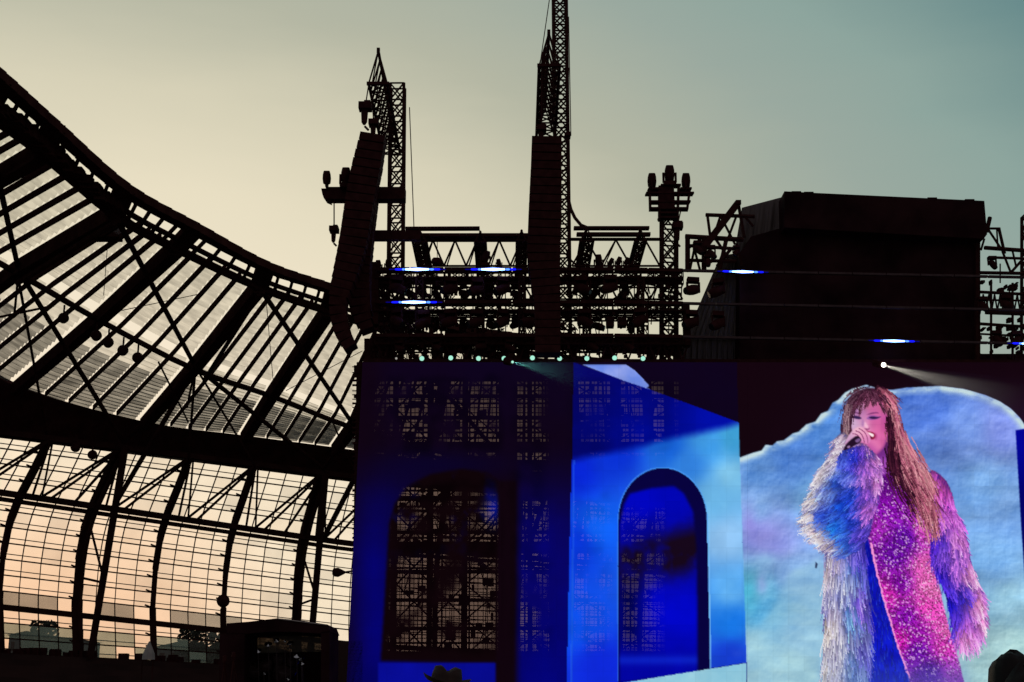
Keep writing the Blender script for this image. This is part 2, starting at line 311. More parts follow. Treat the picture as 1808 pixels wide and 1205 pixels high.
def paint_singer():
    c = Canvas(1300, PY0, PX1, PY1, 2); X, Y = c.X, c.Y; h, w = c.h, c.w; P = c.poly
    c.im[:] = lerp((20, 5, 14), (34, 14, 36), sst(640, 760, Y)*sst(1300, 1800, X))
    n1 = np.repeat(fbm(h, w//3+1, 70, 101, 6), 3, 1)[:, :w]; n2 = np.repeat(fbm(h, w//2+1, 34, 111, 5), 2, 1)[:, :w]; n3 = fbm(h, w, 240, 121, 3)
    top = [(1296, 812), (1308, 808), (1330, 800), (1345, 796), (1352, 786), (1364, 787), (1372, 780), (1384, 778), (1400, 766), (1410, 763), (1424, 750), (1440, 745), (1450, 731), (1462, 726), (1470, 712), (1480, 707), (1492, 694), (1505, 687), (1530, 680), (1552, 687), (1575, 689), (1600, 685), (1660, 682), (1700, 687), (1712, 690), (1740, 698), (1765, 709), (1785, 722), (1800, 737), (1815, 760), (1840, 790), (1840, 1250), (1296, 1250)]
    mt = P(top, .7); dist = 1-np.clip(bblur(P(top, 0), 20), 0, 1)
    sky = c.grad([(1330, 830, 75, 135, 215), (1400, 810, 60, 120, 215), (1470, 760, 60, 125, 215), (1640, 720, 52, 100, 212), (1700, 760, 88, 128, 214), (1770, 760, 98, 120, 212), (1440, 880, 96, 160, 220),
                  (1330, 900, 110, 160, 222), (1345, 945, 116, 128, 210), (1375, 960, 112, 130, 212), (1335, 1040, 92, 185, 222), (1350, 1080, 70, 165, 222), (1400, 1010, 110, 160, 222), (1330, 1150, 156, 205, 216),
                  (1420, 1120, 138, 188, 222), (1400, 1190, 168, 212, 214), (1740, 860, 92, 150, 218), (1780, 900, 96, 150, 220), (1760, 1000, 90, 150, 212), (1780, 1060, 132, 188, 215), (1740, 1180, 158, 205, 208), (1790, 1150, 166, 212, 212)])
    nr = fbm(h, w, 64, 131, 6); em = np.clip((np.roll(nr, (-5, -4), (0, 1))-nr)*3.2, -.5, .5)
    sky = (sky*.84+28)*(.80+.40*n1)[..., None]+((n2-.5)*30)[..., None]+(em*36)[..., None]*np.array([1., .95, .7])+((np.clip(n3-.5, -.1, .5))*60)[..., None]*np.array([.9, .9, .8])+np.array([6, 6, 8.])
    c.put(mt, np.clip(sky, 0, 255))
    k = np.clip(dist*3.8-.06, 0, 1)*mt*np.clip((n2-.12)*2.6, 0, 1); c.put(np.clip(k, 0, 1), (196, 220, 226))
    # swirls of a drawn cave at the left, ridge of snow
    ridge = P([(1296, 1135), (1340, 1105), (1372, 1060), (1392, 1015), (1420, 1000), (1460, 1010), (1460, 1250), (1296, 1250)], 5, True)
    c.put(ridge*mt, lerp((125, 180, 220), (170, 212, 218), n2), .55)
    for px, py, rx, ry, col, a in ((1355, 955, 34, 40, (140, 126, 212), .4), (1350, 990, 30, 16, (150, 215, 232), .5), (1320, 1050, 24, 40, (70, 190, 222), .55), (1345, 1030, 12, 24, (168, 160, 225), .5), (1322, 920, 16, 34, (140, 110, 205), .45)):
        c.put(np.exp(-(((X-px)/rx)**2+((Y-py)/ry)**2)*1.2)*mt*(.5+n2), col, a)
    c.put(P([(1440, 992), (1444, 996), (1442, 1004), (1439, 1003)], .5), (20, 24, 60), .8)
    panel = P([(1793, 760), (1840, 752), (1840, 1250), (1812, 1060), (1803, 930)], .7); c.put(panel, lerp((3, 4, 150), (2, 2, 100), sst(780, 900, Y)))
    side = P([(1296, 740), (1304, 746), (1318, 1170), (1296, 1174)], .5)
    c.put(side, c.grad([(1300, 760, 66, 160, 212), (1302, 860, 140, 195, 232), (1306, 980, 120, 190, 236), (1310, 1080, 24, 120, 225), (1312, 1160, 24, 60, 205)]))
    c.put(P([(1296, 1173), (1318, 1170), (1318, 1250), (1296, 1250)], .8), (160, 208, 220), .6)
    r = np.random.default_rng(5)
    # --- dress
    dress = P([(1534, 850), (1542, 836), (1560, 830), (1590, 832), (1625, 836), (1648, 850), (1652, 900), (1646, 940), (1652, 1000), (1668, 1080), (1685, 1140), (1698, 1190), (1702, 1240), (1616, 1240), (1603, 1190), (1578, 1120), (1558, 1050), (1545, 1000), (1531, 945), (1533, 900)], .8, True)
    dc = c.grad([(1560, 850, 96, 8, 130), (1600, 850, 130, 22, 160), (1565, 900, 140, 14, 180), (1545, 930, 170, 40, 190), (1600, 950, 100, 10, 170), (1580, 980, 108, 10, 170), (1620, 1120, 150, 16, 168), (1650, 1040, 250, 120, 195), (1640, 1030, 245, 105, 190), (1675, 1110, 245, 110, 195), (1630, 940, 205, 70, 185), (1635, 1000, 240, 100, 190), (1590, 1030, 130, 12, 170),
                 (1565, 1050, 215, 40, 180), (1640, 1070, 225, 70, 180), (1600, 1090, 130, 14, 170), (1660, 1090, 235, 80, 190), (1590, 1130, 205, 30, 175), (1620, 1150, 110, 14, 170), (1670, 1140, 220, 60, 190), (1640, 1190, 75, 20, 150), (1690, 1190, 180, 60, 180)])
    c.put(dress, dc*(.72+.5*n2)[..., None])
    q = c.scatter(dress*(r.random(dress.shape) < 1), 7500, 61); base = c.at(dc, q); br = r.random(len(q))
    col = np.where(br[:, None] < .5, base*.6, np.where(br[:, None] < .88, base*1.1+8, base*.35+np.array([165, 140, 160])))
    big = np.where(br < .88, 1.8, 1.5+1.6*r.random(len(q)))*(1-.25*(q[:, 1] < 900)); a = r.random(len(q))*6.28
    c.strands(q, np.stack([np.cos(a), np.sin(a)], 1), big*1.0, big*.9, np.clip(col, 0, 255), np.clip(col, 0, 255), .1, 62)
    foot = sst(1150, 1215, Y)*dress; c.put(foot, (92, 50, 160), .55)
    # --- coat lining
    lin = P([(1522, 940), (1532, 950), (1545, 1000), (1558, 1055), (1578, 1122), (1603, 1192), (1612, 1240), (1522, 1240), (1524, 1080)], .9)
    c.put(lin, lerp((10, 10, 150), (18, 30, 212), np.clip(n2*1.5-.2, 0, 1)))
    rim = cat([(1538, 960), (1546, 1000), (1559, 1052), (1579, 1120), (1604, 1192)], False)
    for dx, col, wd in ((0, (250, 150, 220), 1.5),):
        c.strands(rim[:-1]+[dx, 0], np.diff(rim, axis=0), np.full(len(rim)-1, 14.), np.full(len(rim)-1, wd*2), np.tile(np.array(col, float), (len(rim)-1, 1)), np.tile(np.array(col, float)*.9, (len(rim)-1, 1)), .05, 63)
    q = c.scatter(lin, 260, 64); c.strands(q, np.tile([.05, 1.], (260, 1)), 10+20*r.random(260), np.full(260, 1.2), np.tile([14., 14, 150], (260, 1)), np.tile([40., 70, 225], (260, 1))*(.4+.7*r.random((260, 1))), .15, 65)
    # --- fur helper
    def fur(mask, n, knots, dirf, ln, wd, seed, lo=.45, hi=1.15, curl=.3, wobk=.12, shade=(28, 34, 150)):
        n = int(n*1.7); wd = wd*.7; q = c.scatter(mask, n, seed); rr = np.random.default_rng(seed+1); cg = c.grad(knots); b = c.at(cg, q)
        v = lo+(hi-lo)*rr.random((n, 1))**.9; clump = c.at(fbm(h, w, 15, seed+3, 2), q)[:, None]
        v = v*(.35+1.3*clump); sh = np.clip(1.05-v, 0, 1)*np.array(shade, float); root = np.clip(b*v*.55+sh, 0, 255); tip = np.clip(b*v*1.08+.5*sh+10*rr.random((n, 1)), 0, 255)
        d = dirf(q); o = np.argsort(v[:, 0]+.7*rr.random(n)+.004*q[:, 1])
        c.strands(q, d, ln*(.5+.8*rr.random(n)), wd*(.6+.8*rr.random(n)), root, tip, curl, seed+2, o, wobk)
    down = lambda q: np.stack([.0*q[:, 0], np.ones(len(q))], 1)
    # --- coat front, long vertical fur
    front = P([(1462, 950), (1525, 945), (1529, 1000), (1532, 1080), (1530, 1240), (1453, 1240), (1456, 1150), (1457, 1080), (1459, 1010)], .8)
    kf = [(1458, 1000, 225, 200, 205), (1470, 1000, 205, 185, 220), (1460, 1100, 240, 215, 200), (1478, 1080, 190, 175, 220), (1490, 1020, 150, 160, 230), (1505, 1000, 90, 120, 230), (1520, 980, 70, 50, 200), (1500, 1080, 90, 140, 230), (1522, 1060, 100, 70, 205),
          (1462, 1180, 245, 225, 205), (1480, 1160, 190, 175, 210), (1500, 1160, 110, 155, 225), (1522, 1150, 100, 90, 215), (1510, 1200, 110, 140, 220), (1470, 1205, 225, 200, 205)]
    c.put(front, c.grad(kf)*.42); fur(front, 1700, kf, lambda q: np.stack([(1490-q[:, 0])*-.004+.05*np.sin(q[:, 1]*.03), np.ones(len(q))], 1), 52, 2.5, 201, .30, 1.35, .14, .10)
    # --- far sleeve (right in the picture)
    sl = P([(1640, 838), (1655, 835), (1676, 860), (1688, 905), (1706, 960), (1718, 1010), (1730, 1050), (1737, 1085), (1730, 1112), (1712, 1132), (1694, 1132), (1684, 1100), (1670, 1050), (1655, 1005), (1645, 960), (1646, 900)], .9, True)
    ks = [(1655, 870, 215, 80, 190), (1670, 900, 200, 90, 215), (1650, 950, 60, 25, 190), (1668, 960, 100, 60, 220), (1690, 950, 225, 120, 220), (1662, 1010, 40, 20, 200), (1685, 1000, 150, 85, 220), (1712, 1010, 240, 140, 215), (1675, 1060, 22, 14, 180), (1695, 1050, 60, 40, 205),
          (1728, 1060, 245, 140, 210), (1690, 1090, 60, 35, 200), (1710, 1100, 180, 90, 215), (1705, 1125, 235, 130, 215), (1735, 1090, 245, 140, 210)]
    c.put(sl, c.grad(ks)*.5); fur(sl, 2300, ks, lambda q: np.stack([np.where(q[:, 0] > 1690+.1*(q[:, 1]-950), .45, .1)+.25*np.sin(q[:, 1]*.05), np.ones(len(q))], 1), 30, 2.4, 221, .32, 1.35, .25, .15, (44, 10, 150))
    # --- neck, face
    neck = P([(1545, 790), (1572, 775), (1580, 830), (1560, 840), (1540, 838)], 1); c.put(neck, lerp((120, 50, 150), (175, 80, 190), n2))
    hairb = P([(1492, 765), (1490, 735), (1496, 708), (1512, 692), (1538, 685), (1562, 694), (1575, 715), (1584, 745), (1594, 775), (1609, 800), (1628, 826), (1642, 852), (1646, 890), (1640, 925), (1625, 905), (1600, 870), (1578, 840), (1566, 815), (1560, 790), (1520, 790), (1503, 775)], .8, True)
    c.put(hairb, (70, 26, 52))
    face = P([(1503, 737), (1505, 716), (1520, 706), (1545, 706), (1562, 714), (1569, 735), (1569, 765), (1563, 786), (1555, 798), (1544, 804), (1528, 798), (1512, 780), (1504, 758)], .7, True)
    fc = c.grad([(1507, 748, 214, 186, 220), (1512, 725, 150, 96, 150), (1520, 730, 185, 120, 175), (1535, 715, 196, 104, 140), (1555, 718, 200, 98, 142), (1517, 750, 216, 170, 205), (1524, 742, 200, 130, 180), (1529, 751, 246, 170, 205), (1540, 748, 196, 86, 150), (1550, 745, 214, 98, 160), (1562, 755, 190, 72, 144), (1550, 760, 232, 112, 170), (1558, 780, 212, 92, 158), (1548, 785, 236, 128, 182), (1540, 795, 190, 80, 165), (1566, 740, 190, 76, 155), (1543, 722, 205, 96, 165)])
    c.put(face, fc*(.95+.1*n2)[..., None])
    def dab(pts, col, k=1., b=.5, smooth=True): c.put(P(pts, b, smooth), col, k)
    dab([(1530, 733), (1538, 729), (1548, 728), (1552, 730), (1546, 730.5), (1538, 732)], (105, 40, 100), .7)
    dab([(1507, 728), (1514, 728), (1520, 732), (1514, 731)], (110, 60, 110), .8)
    dab([(1530, 739), (1536, 734), (1545, 734), (1553, 736), (1556, 735), (1550, 740), (1540, 742), (1533, 741)], (120, 70, 160), .6)
    dab([(1534, 737.5), (1541, 735.5), (1549, 737), (1556, 735.5), (1549, 739.5), (1540, 740)], (34, 18, 60), .9)
    dab([(1505, 736), (1512, 734.5), (1521, 738), (1518, 740.5), (1510, 739.5)], (44, 26, 74), .95)
    dab([(1523, 740), (1526, 748), (1524, 754), (1521, 750)], (160, 110, 175), .6, 1)
    dab([(1527, 745), (1531, 750), (1533, 755), (1529, 756), (1526, 752)], (255, 205, 225), .7, 1)
    dab([(1526, 757), (1533, 757), (1536, 755), (1534, 759), (1528, 760)], (120, 40, 95), .7)
    dab([(1527, 760), (1534, 762), (1542, 764), (1546, 769), (1544, 775), (1538, 776), (1532, 770)], (150, 28, 66), 1)
    dab([(1531, 763.5), (1538, 765), (1543, 768), (1541, 772), (1536, 769)], (255, 235, 238), 1)
    dab([(1533, 768), (1538, 772), (1541, 774), (1536, 774)], (60, 8, 30), .9)
    dab([(1545, 764), (1549, 770), (1546, 778), (1545, 771)], (160, 45, 110), .55, 1)
    dab([(1560, 788), (1567, 770), (1570, 800), (1556, 808), (1545, 806)], (105, 36, 120), .65, 2)
    # hair strands
    def lock(path, n, spread, cols, wd, seed, ln=40):
        n = int(n*1.9); wd = wd*.62
        p = cat(path, False, 10); rr = np.random.default_rng(seed); i = rr.integers(0, len(p)-2, n)
        d = p[i+1]-p[i]; nrm = np.stack([-d[:, 1], d[:, 0]], 1)/np.linalg.norm(d, axis=1)[:, None]
        sp = np.interp(i/len(p), np.linspace(0, 1, len(spread)), spread)
        off = rr.normal(size=n)*.5; q = p[i]+nrm*(off*sp)[:, None]
        cc = np.array(cols, float)[rr.integers(0, len(cols), n)]*(.80+.32*rr.random((n, 1)))
        c.strands(q, d, ln*(.5+.7*rr.random(n)), wd*(.6+.7*rr.random(n)), cc*.8, np.clip(cc, 0, 255), .10, seed+1, None, .07)
    dk = [(58, 16, 40), (84, 30, 54), (44, 12, 32)]; md = [(165, 78, 104), (122, 50, 76), (190, 100, 122)]; lt = [(232, 140, 158), (244, 166, 176), (206, 104, 138)]
    lock([(1538, 688), (1518, 694), (1503, 710), (1497, 735), (1494, 760)], 120, [8, 10, 9, 8], [(84, 44, 64), (58, 24, 46), (120, 76, 98)], 2, 301, 22)
    lock([(1499, 715), (1494, 740), (1494, 768)], 50, [7, 7, 6], [(150, 110, 125), (190, 150, 160), (90, 50, 74)], 1.6, 303, 18)
    lock([(1545, 687), (1563, 699), (1573, 722), (1577, 750), (1580, 790), (1586, 820), (1598, 850), (1617, 880), (1640, 915)], 340, [8, 9, 9, 10, 15, 24, 26, 24, 10], dk, 2.4, 305, 34)
    lock([(1550, 688), (1565, 700), (1576, 730), (1584, 765), (1598, 800), (1618, 832), (1636, 864)], 300, [4, 7, 9, 14, 18, 18, 12], md, 2.2, 307, 36)
    lock([(1562, 695), (1573, 715), (1582, 750), (1593, 780), (1609, 808), (1627, 835), (1638, 870), (1642, 910)], 320, [4, 6, 9, 12, 14, 14, 12, 9], lt, 1.8, 309, 34)
    lock([(1576, 725), (1580, 760), (1590, 800), (1604, 840), (1626, 880), (1642, 935)], 80, [6, 9, 16, 26, 26, 14], md+lt, 1.5, 311, 40)
    lock([(1620, 860), (1634, 890), (1642, 915), (1648, 945)], 70, [20, 22, 18, 8], md+lt, 1.6, 313, 30)
    lock([(1571, 735), (1574, 765), (1575, 795), (1579, 825)], 110, [4, 5, 9, 14], dk, 2.2, 315, 24)
    for path in ([(1532, 692), (1522, 700), (1514, 712), (1509, 722)], [(1534, 692), (1526, 704), (1521, 716), (1519, 727)], [(1537, 692), (1535, 704), (1530, 716)], [(1540, 692), (1546, 702), (1554, 712), (1561, 726)], [(1536, 692), (1541, 704), (1543, 712)], [(1548, 690), (1560, 700), (1568, 714), (1571, 730)]):
        lock(path, 26, [5.5, 5., 2.5], [(66, 24, 48), (92, 40, 66), (130, 70, 100)], 1.7, int(path[-1][0]+path[-1][1]), 12)
    dab([(1516, 718), (1518, 716), (1515, 726), (1513, 727)], (215, 190, 215), .5); dab([(1524, 714), (1526, 713), (1523, 723), (1521, 724)], (215, 180, 210), .4)
    # --- raised sleeve
    rs = P([(1470, 800), (1476, 775), (1490, 765), (1506, 778), (1530, 786), (1544, 804), (1556, 822), (1552, 850), (1548, 890), (1540, 925), (1530, 955), (1505, 978), (1475, 972), (1452, 958), (1432, 938), (1424, 910), (1430, 880), (1440, 850), (1452, 825)], 1, True)
    kr = [(1445, 840, 225, 205, 212), (1430, 880, 235, 215, 208), (1424, 915, 235, 212, 202), (1440, 948, 235, 205, 205), (1460, 820, 215, 200, 215), (1460, 870, 110, 130, 225), (1455, 910, 36, 70, 220), (1480, 850, 40, 90, 230), (1490, 890, 16, 70, 228), (1480, 930, 18, 90, 232), (1500, 820, 40, 70, 220),
          (1510, 870, 16, 60, 222), (1508, 915, 24, 60, 222), (1500, 955, 40, 90, 228), (1530, 820, 150, 80, 215), (1528, 870, 130, 70, 215), (1535, 900, 185, 95, 215), (1545, 850, 215, 120, 215), (1552, 810, 225, 140, 218), (1540, 790, 232, 150, 215), (1480, 780, 215, 180, 205), (1474, 800, 215, 190, 215), (1465, 965, 225, 200, 205), (1525, 945, 90, 60, 210)]
    c.put(rs, c.grad(kr)*.5)
    def rd(q):
        dx = (q[:, 0]-1500)/80; low = sst(850, 940, q[:, 1])
        return np.stack([-.75-.35*low+.5*sst(1505, 1550, q[:, 0])*1.6, .75-.55*low*0-.9*low*sst(1500, 1440, q[:, 0])*.2+.0*dx], 1)
    fur(rs, 2500, kr, rd, 22, 2.0, 241, .38, 1.35, .28, .14)
    # hand and microphone
    hand = P([(1492, 785), (1498, 770), (1508, 758), (1518, 754), (1527, 758), (1534, 766), (1537, 776), (1532, 784), (1522, 780), (1512, 776), (1502, 784), (1496, 796)], .7, True)
    c.put(hand, c.grad([(1500, 775, 215, 170, 205), (1515, 760, 240, 185, 205), (1526, 766, 240, 160, 195), (1532, 778, 225, 130, 190), (1505, 785, 190, 130, 190)]))
    for a in ([(1511, 761), (1519, 765), (1524, 773), (1526, 781)], [(1517, 757), (1526, 763), (1531, 772), (1532, 782)], [(1506, 766), (1513, 768), (1518, 774)]):
        p = cat(a, False, 6); c.strands(p[:-1], np.diff(p, axis=0), np.full(len(p)-1, 3.), np.full(len(p)-1, 1.3), np.tile([150., 70, 120], (len(p)-1, 1)), np.tile([170., 90, 140], (len(p)-1, 1)), .02, 401)
    dab([(1489, 797), (1493, 786), (1503, 776), (1513, 770), (1520, 775), (1519, 781), (1506, 789), (1496, 796)], (36, 16, 40), 1)
    dab([(1510, 778), (1517, 774), (1519, 778), (1513, 782)], (150, 110, 170), .8); dab([(1496, 789), (1500, 787), (1501, 790), (1497, 792)], (190, 150, 200), .8)
    cuff = P([(1483, 800), (1500, 792), (1522, 786), (1536, 792), (1552, 812), (1548, 826), (1510, 826), (1484, 818)], 1, True)
    fur(cuff, 300, [(1490, 805, 60, 80, 215), (1510, 805, 20, 40, 215), (1525, 800, 90, 50, 210), (1540, 795, 235, 150, 215), (1545, 812, 225, 130, 215), (1530, 815, 160, 90, 215)], lambda q: np.stack([-.35+.9*sst(1520, 1545, q[:, 0]), .8+0*q[:, 1]], 1), 15, 2., 251, .5, 1.25)
    k = sst(1140, 1215, Y)*P([(1450, 1130), (1710, 1130), (1712, 1240), (1450, 1240)], 8); c.put(k, (96, 130, 205), .28)
    return c
def to_lin(v): v = np.clip(v/255., 0, 1); return np.where(v <= .04045, v/12.92, ((v+.055)/1.055)**2.4)
# ---------------------------------------------------------------- ground
g = MB().abox(-6000, 6000, -400, 9000, -.5, 0).build('ground', mat('pitch_cover', (.05, .045, .04), .9, noise=.3, scale=.05)); tag(g, kind='structure')
# ---------------------------------------------------------------- stadium roof
RAF = {-2: ((-120, 25), (-150, 100), (-420, 230), (-640, 370), 66), -1: ((0, 129), (-30, 195), (-280, 320), (-500, 450), 72), 0: ((96, 216), (75, 272), (-130, 390), (-330, 520), 78), 1: ((221, 326), (203, 380), (33, 478), (-130, 600), 85), 2: ((345, 396), (312, 440), (178, 562), (28, 690), 92),
       3: ((470, 464), (458, 508), (345, 648), (255, 752), 99), 4: ((590, 505), (580, 550), (482, 696), (432, 776), 105), 5: ((700, 545), (696, 588), (625, 752), (592, 797), 110), 6: ((800, 572), (798, 614), (762, 790), (745, 818), 114),
       7: ((900, 588), (900, 632), (890, 814), (890, 834), 117), 8: ((1010, 600), (1010, 645), (1020, 830), (1035, 848), 120), 9: ((1140, 610), (1140, 656), (1150, 842), (1170, 860), 122), 10: ((1290, 618), (1290, 664), (1300, 852), (1310, 870), 124)}
IDX = sorted(RAF)
def rpt(i, k, lift=0.):
    q = RAF[i]; Y = q[4]+(-2.5, 0, 18, 36)[k]; p = P(q[k][0], q[k][1], Y); p.z += lift; return p
def crom(f, u):                                     # smooth curve through f(i) at real u
    i = min(max(math.floor(u), IDX[0]), IDX[-1]-1); t = u-i
    a, b, c, d = f(max(i-1, IDX[0])), f(i), f(i+1), f(min(i+2, IDX[-1]))
    return .5*((2*b)+(c-a)*t+(2*a-5*b+4*c-d)*t*t+(3*b-a-3*c+d)*t**3)
def rs(u, k, lift=0.): return crom(lambda i: rpt(i, k, lift), u)
def rv(u, v):                                       # v 0..1 front tube to ring, 1..2 ring to eave
    k = 1 if v < 1 else 2; t = v-(k-1); return rs(u, k)*(1-t)+rs(u, k+1)*t
roof = thing('stadium_roof', (-20, 110, 0), 'curved stadium roof of dark steel ribs and pale corrugated translucent panels', 'roof')
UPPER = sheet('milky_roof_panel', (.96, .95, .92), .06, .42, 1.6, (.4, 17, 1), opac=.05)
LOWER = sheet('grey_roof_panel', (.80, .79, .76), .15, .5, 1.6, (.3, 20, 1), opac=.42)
def panel(u0, u1, v0, v1, m, waves):
    rows = []; n = waves*4; off = Vector((0, 0, .75))
    for a in range(n+1):
        v = v0+(v1-v0)*a/n; wv = .13*math.sin(a/4*6.2832)
        rows.append([rv(u, v)+off+Vector((0, 0, wv)) for u in (u0, (u0+u1)/2, u1)])
    b = MB().grid(rows); o = b.build('roof_panel', m, roof)
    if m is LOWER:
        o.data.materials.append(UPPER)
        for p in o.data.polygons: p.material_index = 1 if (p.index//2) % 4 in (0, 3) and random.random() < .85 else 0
    uv = o.data.uv_layers.new(name='UVMap'); s0 = random.random()*9
    for lp in o.data.loops:
        r, c = divmod(lp.vertex_index, 3); uv.data[lp.index].uv = (c*.5+s0, (v0+(v1-v0)*r/n)*1.+s0)
    return o
random.seed(3)
for i in IDX[:-1]:
    deep = .055 if i < 6 else .09
    NS = 5
    for k in range(NS):
        a = i+deep+(1-2*deep)*k/NS; b = i+deep+(1-2*deep)*(k+1)/NS; g_ = .012
        if i < 6:
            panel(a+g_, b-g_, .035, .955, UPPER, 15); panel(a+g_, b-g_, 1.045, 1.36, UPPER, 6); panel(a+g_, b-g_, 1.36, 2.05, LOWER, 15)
        elif k in (0, 2): panel(a+g_, i+deep+(1-2*deep)*(k+(2 if k == 0 else 3))/NS-g_, .035, .955, UPPER, 20)
        if k:                                       # glazing bar between two strips
            MB().bar(rv(a, .01)+Vector((0, 0, .5)), rv(a, .995)+Vector((0, 0, .5)), .17, .4).build('glazing_bar', STEEL, roof)
            MB().bar(rv(a, 1.0)+Vector((0, 0, .5)), rv(a, 1.98)+Vector((0, 0, .5)), .17, .4).build('glazing_bar', STEEL, roof)
for i in IDX:                                       # main ribs
    m = MB(); dz = Vector((0, 0, .1))
    for v0, v1 in ((-.02, .5), (.5, 1.), (1., 1.5), (1.5, 2.)): m.bar(rv(i, max(v0, 0))+dz, rv(i, v1)+dz, 0.9, 1.1)
    m.build('rib', STEEL, roof)
def along(k, lift, r, name, n=6, step=.25, dv=None):
    m = MB(); us = np.arange(IDX[0], IDX[-1]+.01, step)
    pts = [(rs(u, k, lift) if dv is None else rs(u, 0)*(1-dv)+rs(u, 1)*dv+Vector((0, 0, lift))) for u in us]
    for a, b in zip(pts, pts[1:]): m.tube(a, b, r, n)
    return m.build(name, STEEL, roof)
m = MB(); us = np.arange(IDX[0], IDX[-1]+.01, .2); pts = [rs(u, 0) for u in us]
for a, b in zip(pts, pts[1:]): m.bar(a-Vector((0, 0, .34)), b-Vector((0, 0, .29)), .8, .58)
m.build('fascia', STEEL, roof)
along(0, .1, .2, 'purlin', dv=.74); along(0, 0, .13, 'purlin', dv=.3); along(1, 0, .32, 'front_tube', 8); along(2, -.25, .25, 'ring_tube', 8)
m = MB()
for u in np.arange(IDX[0], 7, .2): m.bar(rs(u, 0)-Vector((0, 0, .3)), rs(u, 1)+Vector((0, 0, .2)), .17, .25)
for i in IDX[:9]: m.bar(rs(i, 0)-Vector((0, 0, .3)), rs(i, 1)+Vector((0, 0, .1)), 1.3, .5)
m.build('outrigger', STEEL, roof)
m = MB(); rr = random.Random(8)
for u in np.arange(-1, 1.0, .07):
    p = rs(u, 1, -.1)*(.55)+rs(u, 0)*.45; m.box(p+Vector((0, 0, -.3-.2*rr.random())), (.25+.3*rr.random(), .1, 0), (0, .4, 0), (0, 0, .18+.22*rr.random()))
tag(m.build('gantry_gear', STEEL, roof), kind='stuff')
# ---------------------------------------------------------------- glazed end wall
def pw(x, tab):
    for (a, b), (c, d) in zip(tab, tab[1:]):
        if x <= c: return b+(d-b)*(x-a)/(c-a)
    (a, b), (c, d) = tab[-2:]; return b+(d-b)*(x-a)/(c-a)
Y0 = [(-200, 739), (0, 765), (640, 846), (1300, 900)]; YB = [(-200, 842), (0, 872), (640, 966), (1300, 1015)]; YL = [(-200, 1050), (0, 1072), (640, 1140), (1300, 1175)]; Y1 = [(-200, 1144), (0, 1154), (640, 1187), (1300, 1200)]
OFF = [(0, 74), (.15, 50), (.28, 28), (.4, 13), (.55, 3), (.75, -3), (1, 0)]
NU, NM, NL = 4, 7, 3; NR = NU+NM+NL
def wy(x, r):                                       # picture height of row line r (0..NR) at x
    if r <= NU: return pw(x, Y0)+(pw(x, YB)-pw(x, Y0))*r/NU
    if r <= NU+NM: return pw(x, YB)+(pw(x, YL)-pw(x, YB))*(r-NU)/NM
    return pw(x, YL)+(pw(x, Y1)-pw(x, YL))*(r-NU-NM)/NL
def W(xb, r, dy=0.):
    y = wy(xb, r); t = (y-wy(xb, 0))/(wy(xb, NR)-wy(xb, 0)); x = xb+pw(t, OFF)*max(1.15-.0011*xb, .3)
    return P(x, wy(x, r), 131+.028*xb-7*(1-t)**2+dy)
COLX = [-130, 2, 138, 272, 396, 524, 648, 768, 888, 1008, 1130, 1250]
wall = thing('glass_wall', (-15, 140, 0), 'tall curved glazed end wall of the stadium, panes in a thin dark grid', 'glass wall')
def pane_mat(name, tint, haze, dirt, op): return sheet(name, tint, haze, dirt, .35, opac=op, gloss=.006)
PM = [pane_mat('clear_pane', (1, 1, .99), .0, .05, .0), pane_mat('warm_pane', (.99, .98, .96), .02, .07, .0), pane_mat('soft_pane', (.97, .97, .96), .04, .09, .0)]
FROST = pane_mat('frosted_grey_pane', (.82, .82, .80), .2, .12, .06); TEAL = pane_mat('frosted_green_pane', (.78, .84, .80), .2, .15, .06)
pr = random.Random(4); far = MB(); vm = MB(); NC = 4
for bi in range(len(COLX)-1):
    xa, xb = COLX[bi], COLX[bi+1]
    for c in range(NC):
        x0, x1 = xa+(xb-xa)*c/NC, xa+(xb-xa)*(c+1)/NC
        for r in range(NR):
            q = [W(x0, r), W(x1, r), W(x1, r+1), W(x0, r+1)]; cx = sum(q, Vector())/4; q = [cx+(p-cx)*.985 for p in q]
            if bi >= 6 or (bi == 0 and c < 3): far.prism(q, (0, .04, 0)); continue
            m_ = PM[0] if pr.random() < .6 else pr.choice(PM)
            if r >= NR-2: m_ = TEAL if pr.random() < .75 else PM[1]
            elif r == NR-4 and (bi, c) in ((1, 0), (1, 1), (1, 2), (2, 1), (2, 2), (3, 1), (3, 2), (3, 3), (4, 0), (5, 1)): m_ = FROST
            MB().prism(q, (0, .04, 0)).build('pane', m_, wall)
        m = MB()                                     # mullion
        if c:
            for r in range(NR): m.bar(W(x0, r, -.1), W(x0, r+1, -.1), .09, .10)
            m.build('mullion', STEEL, wall)
tag(far.build('panes', PM[0], wall), kind='stuff')
THIN = mat('pale_transom', (.10, .075, .06), .6, noise=.2)
for r in range(NR+1):
    if r in (NU, NU+NM): continue
    xs = [x for a, b in zip(COLX, COLX[1:]) for x in (a, (a+b)/2)]+[COLX[-1]]
    m = MB(); m2 = MB()
    for a, b in zip(xs, xs[1:]):
        m.bar(W(a, r, -.2), W(b, r, -.2), .10, .12)
        if r: m2.bar(W(a, r-.33, .25), W(b, r-.33, .25), .06, .08)
    m.build('transom', STEEL, wall)
    if r: m2.build('rail', THIN, wall)
def beam(name, r, h, d, dy):
    m = MB()
    for a, b in zip(COLX, COLX[1:]):
        for k in range(2):
            p, q = a+(b-a)*k/2, a+(b-a)*(k+1)/2; m.bar(W(p, r, dy), W(q, r, dy), d, h)
    return m.build(name, STEEL, wall)
beam('truss_beam', NU-.08, .5, .6, -1.2); beam('truss_beam', NU+.33, .34, .5, -.8); beam('lower_beam', NU+NM, .5, .5, -.6); beam('head_beam', -.05, .5, .6, -.8)
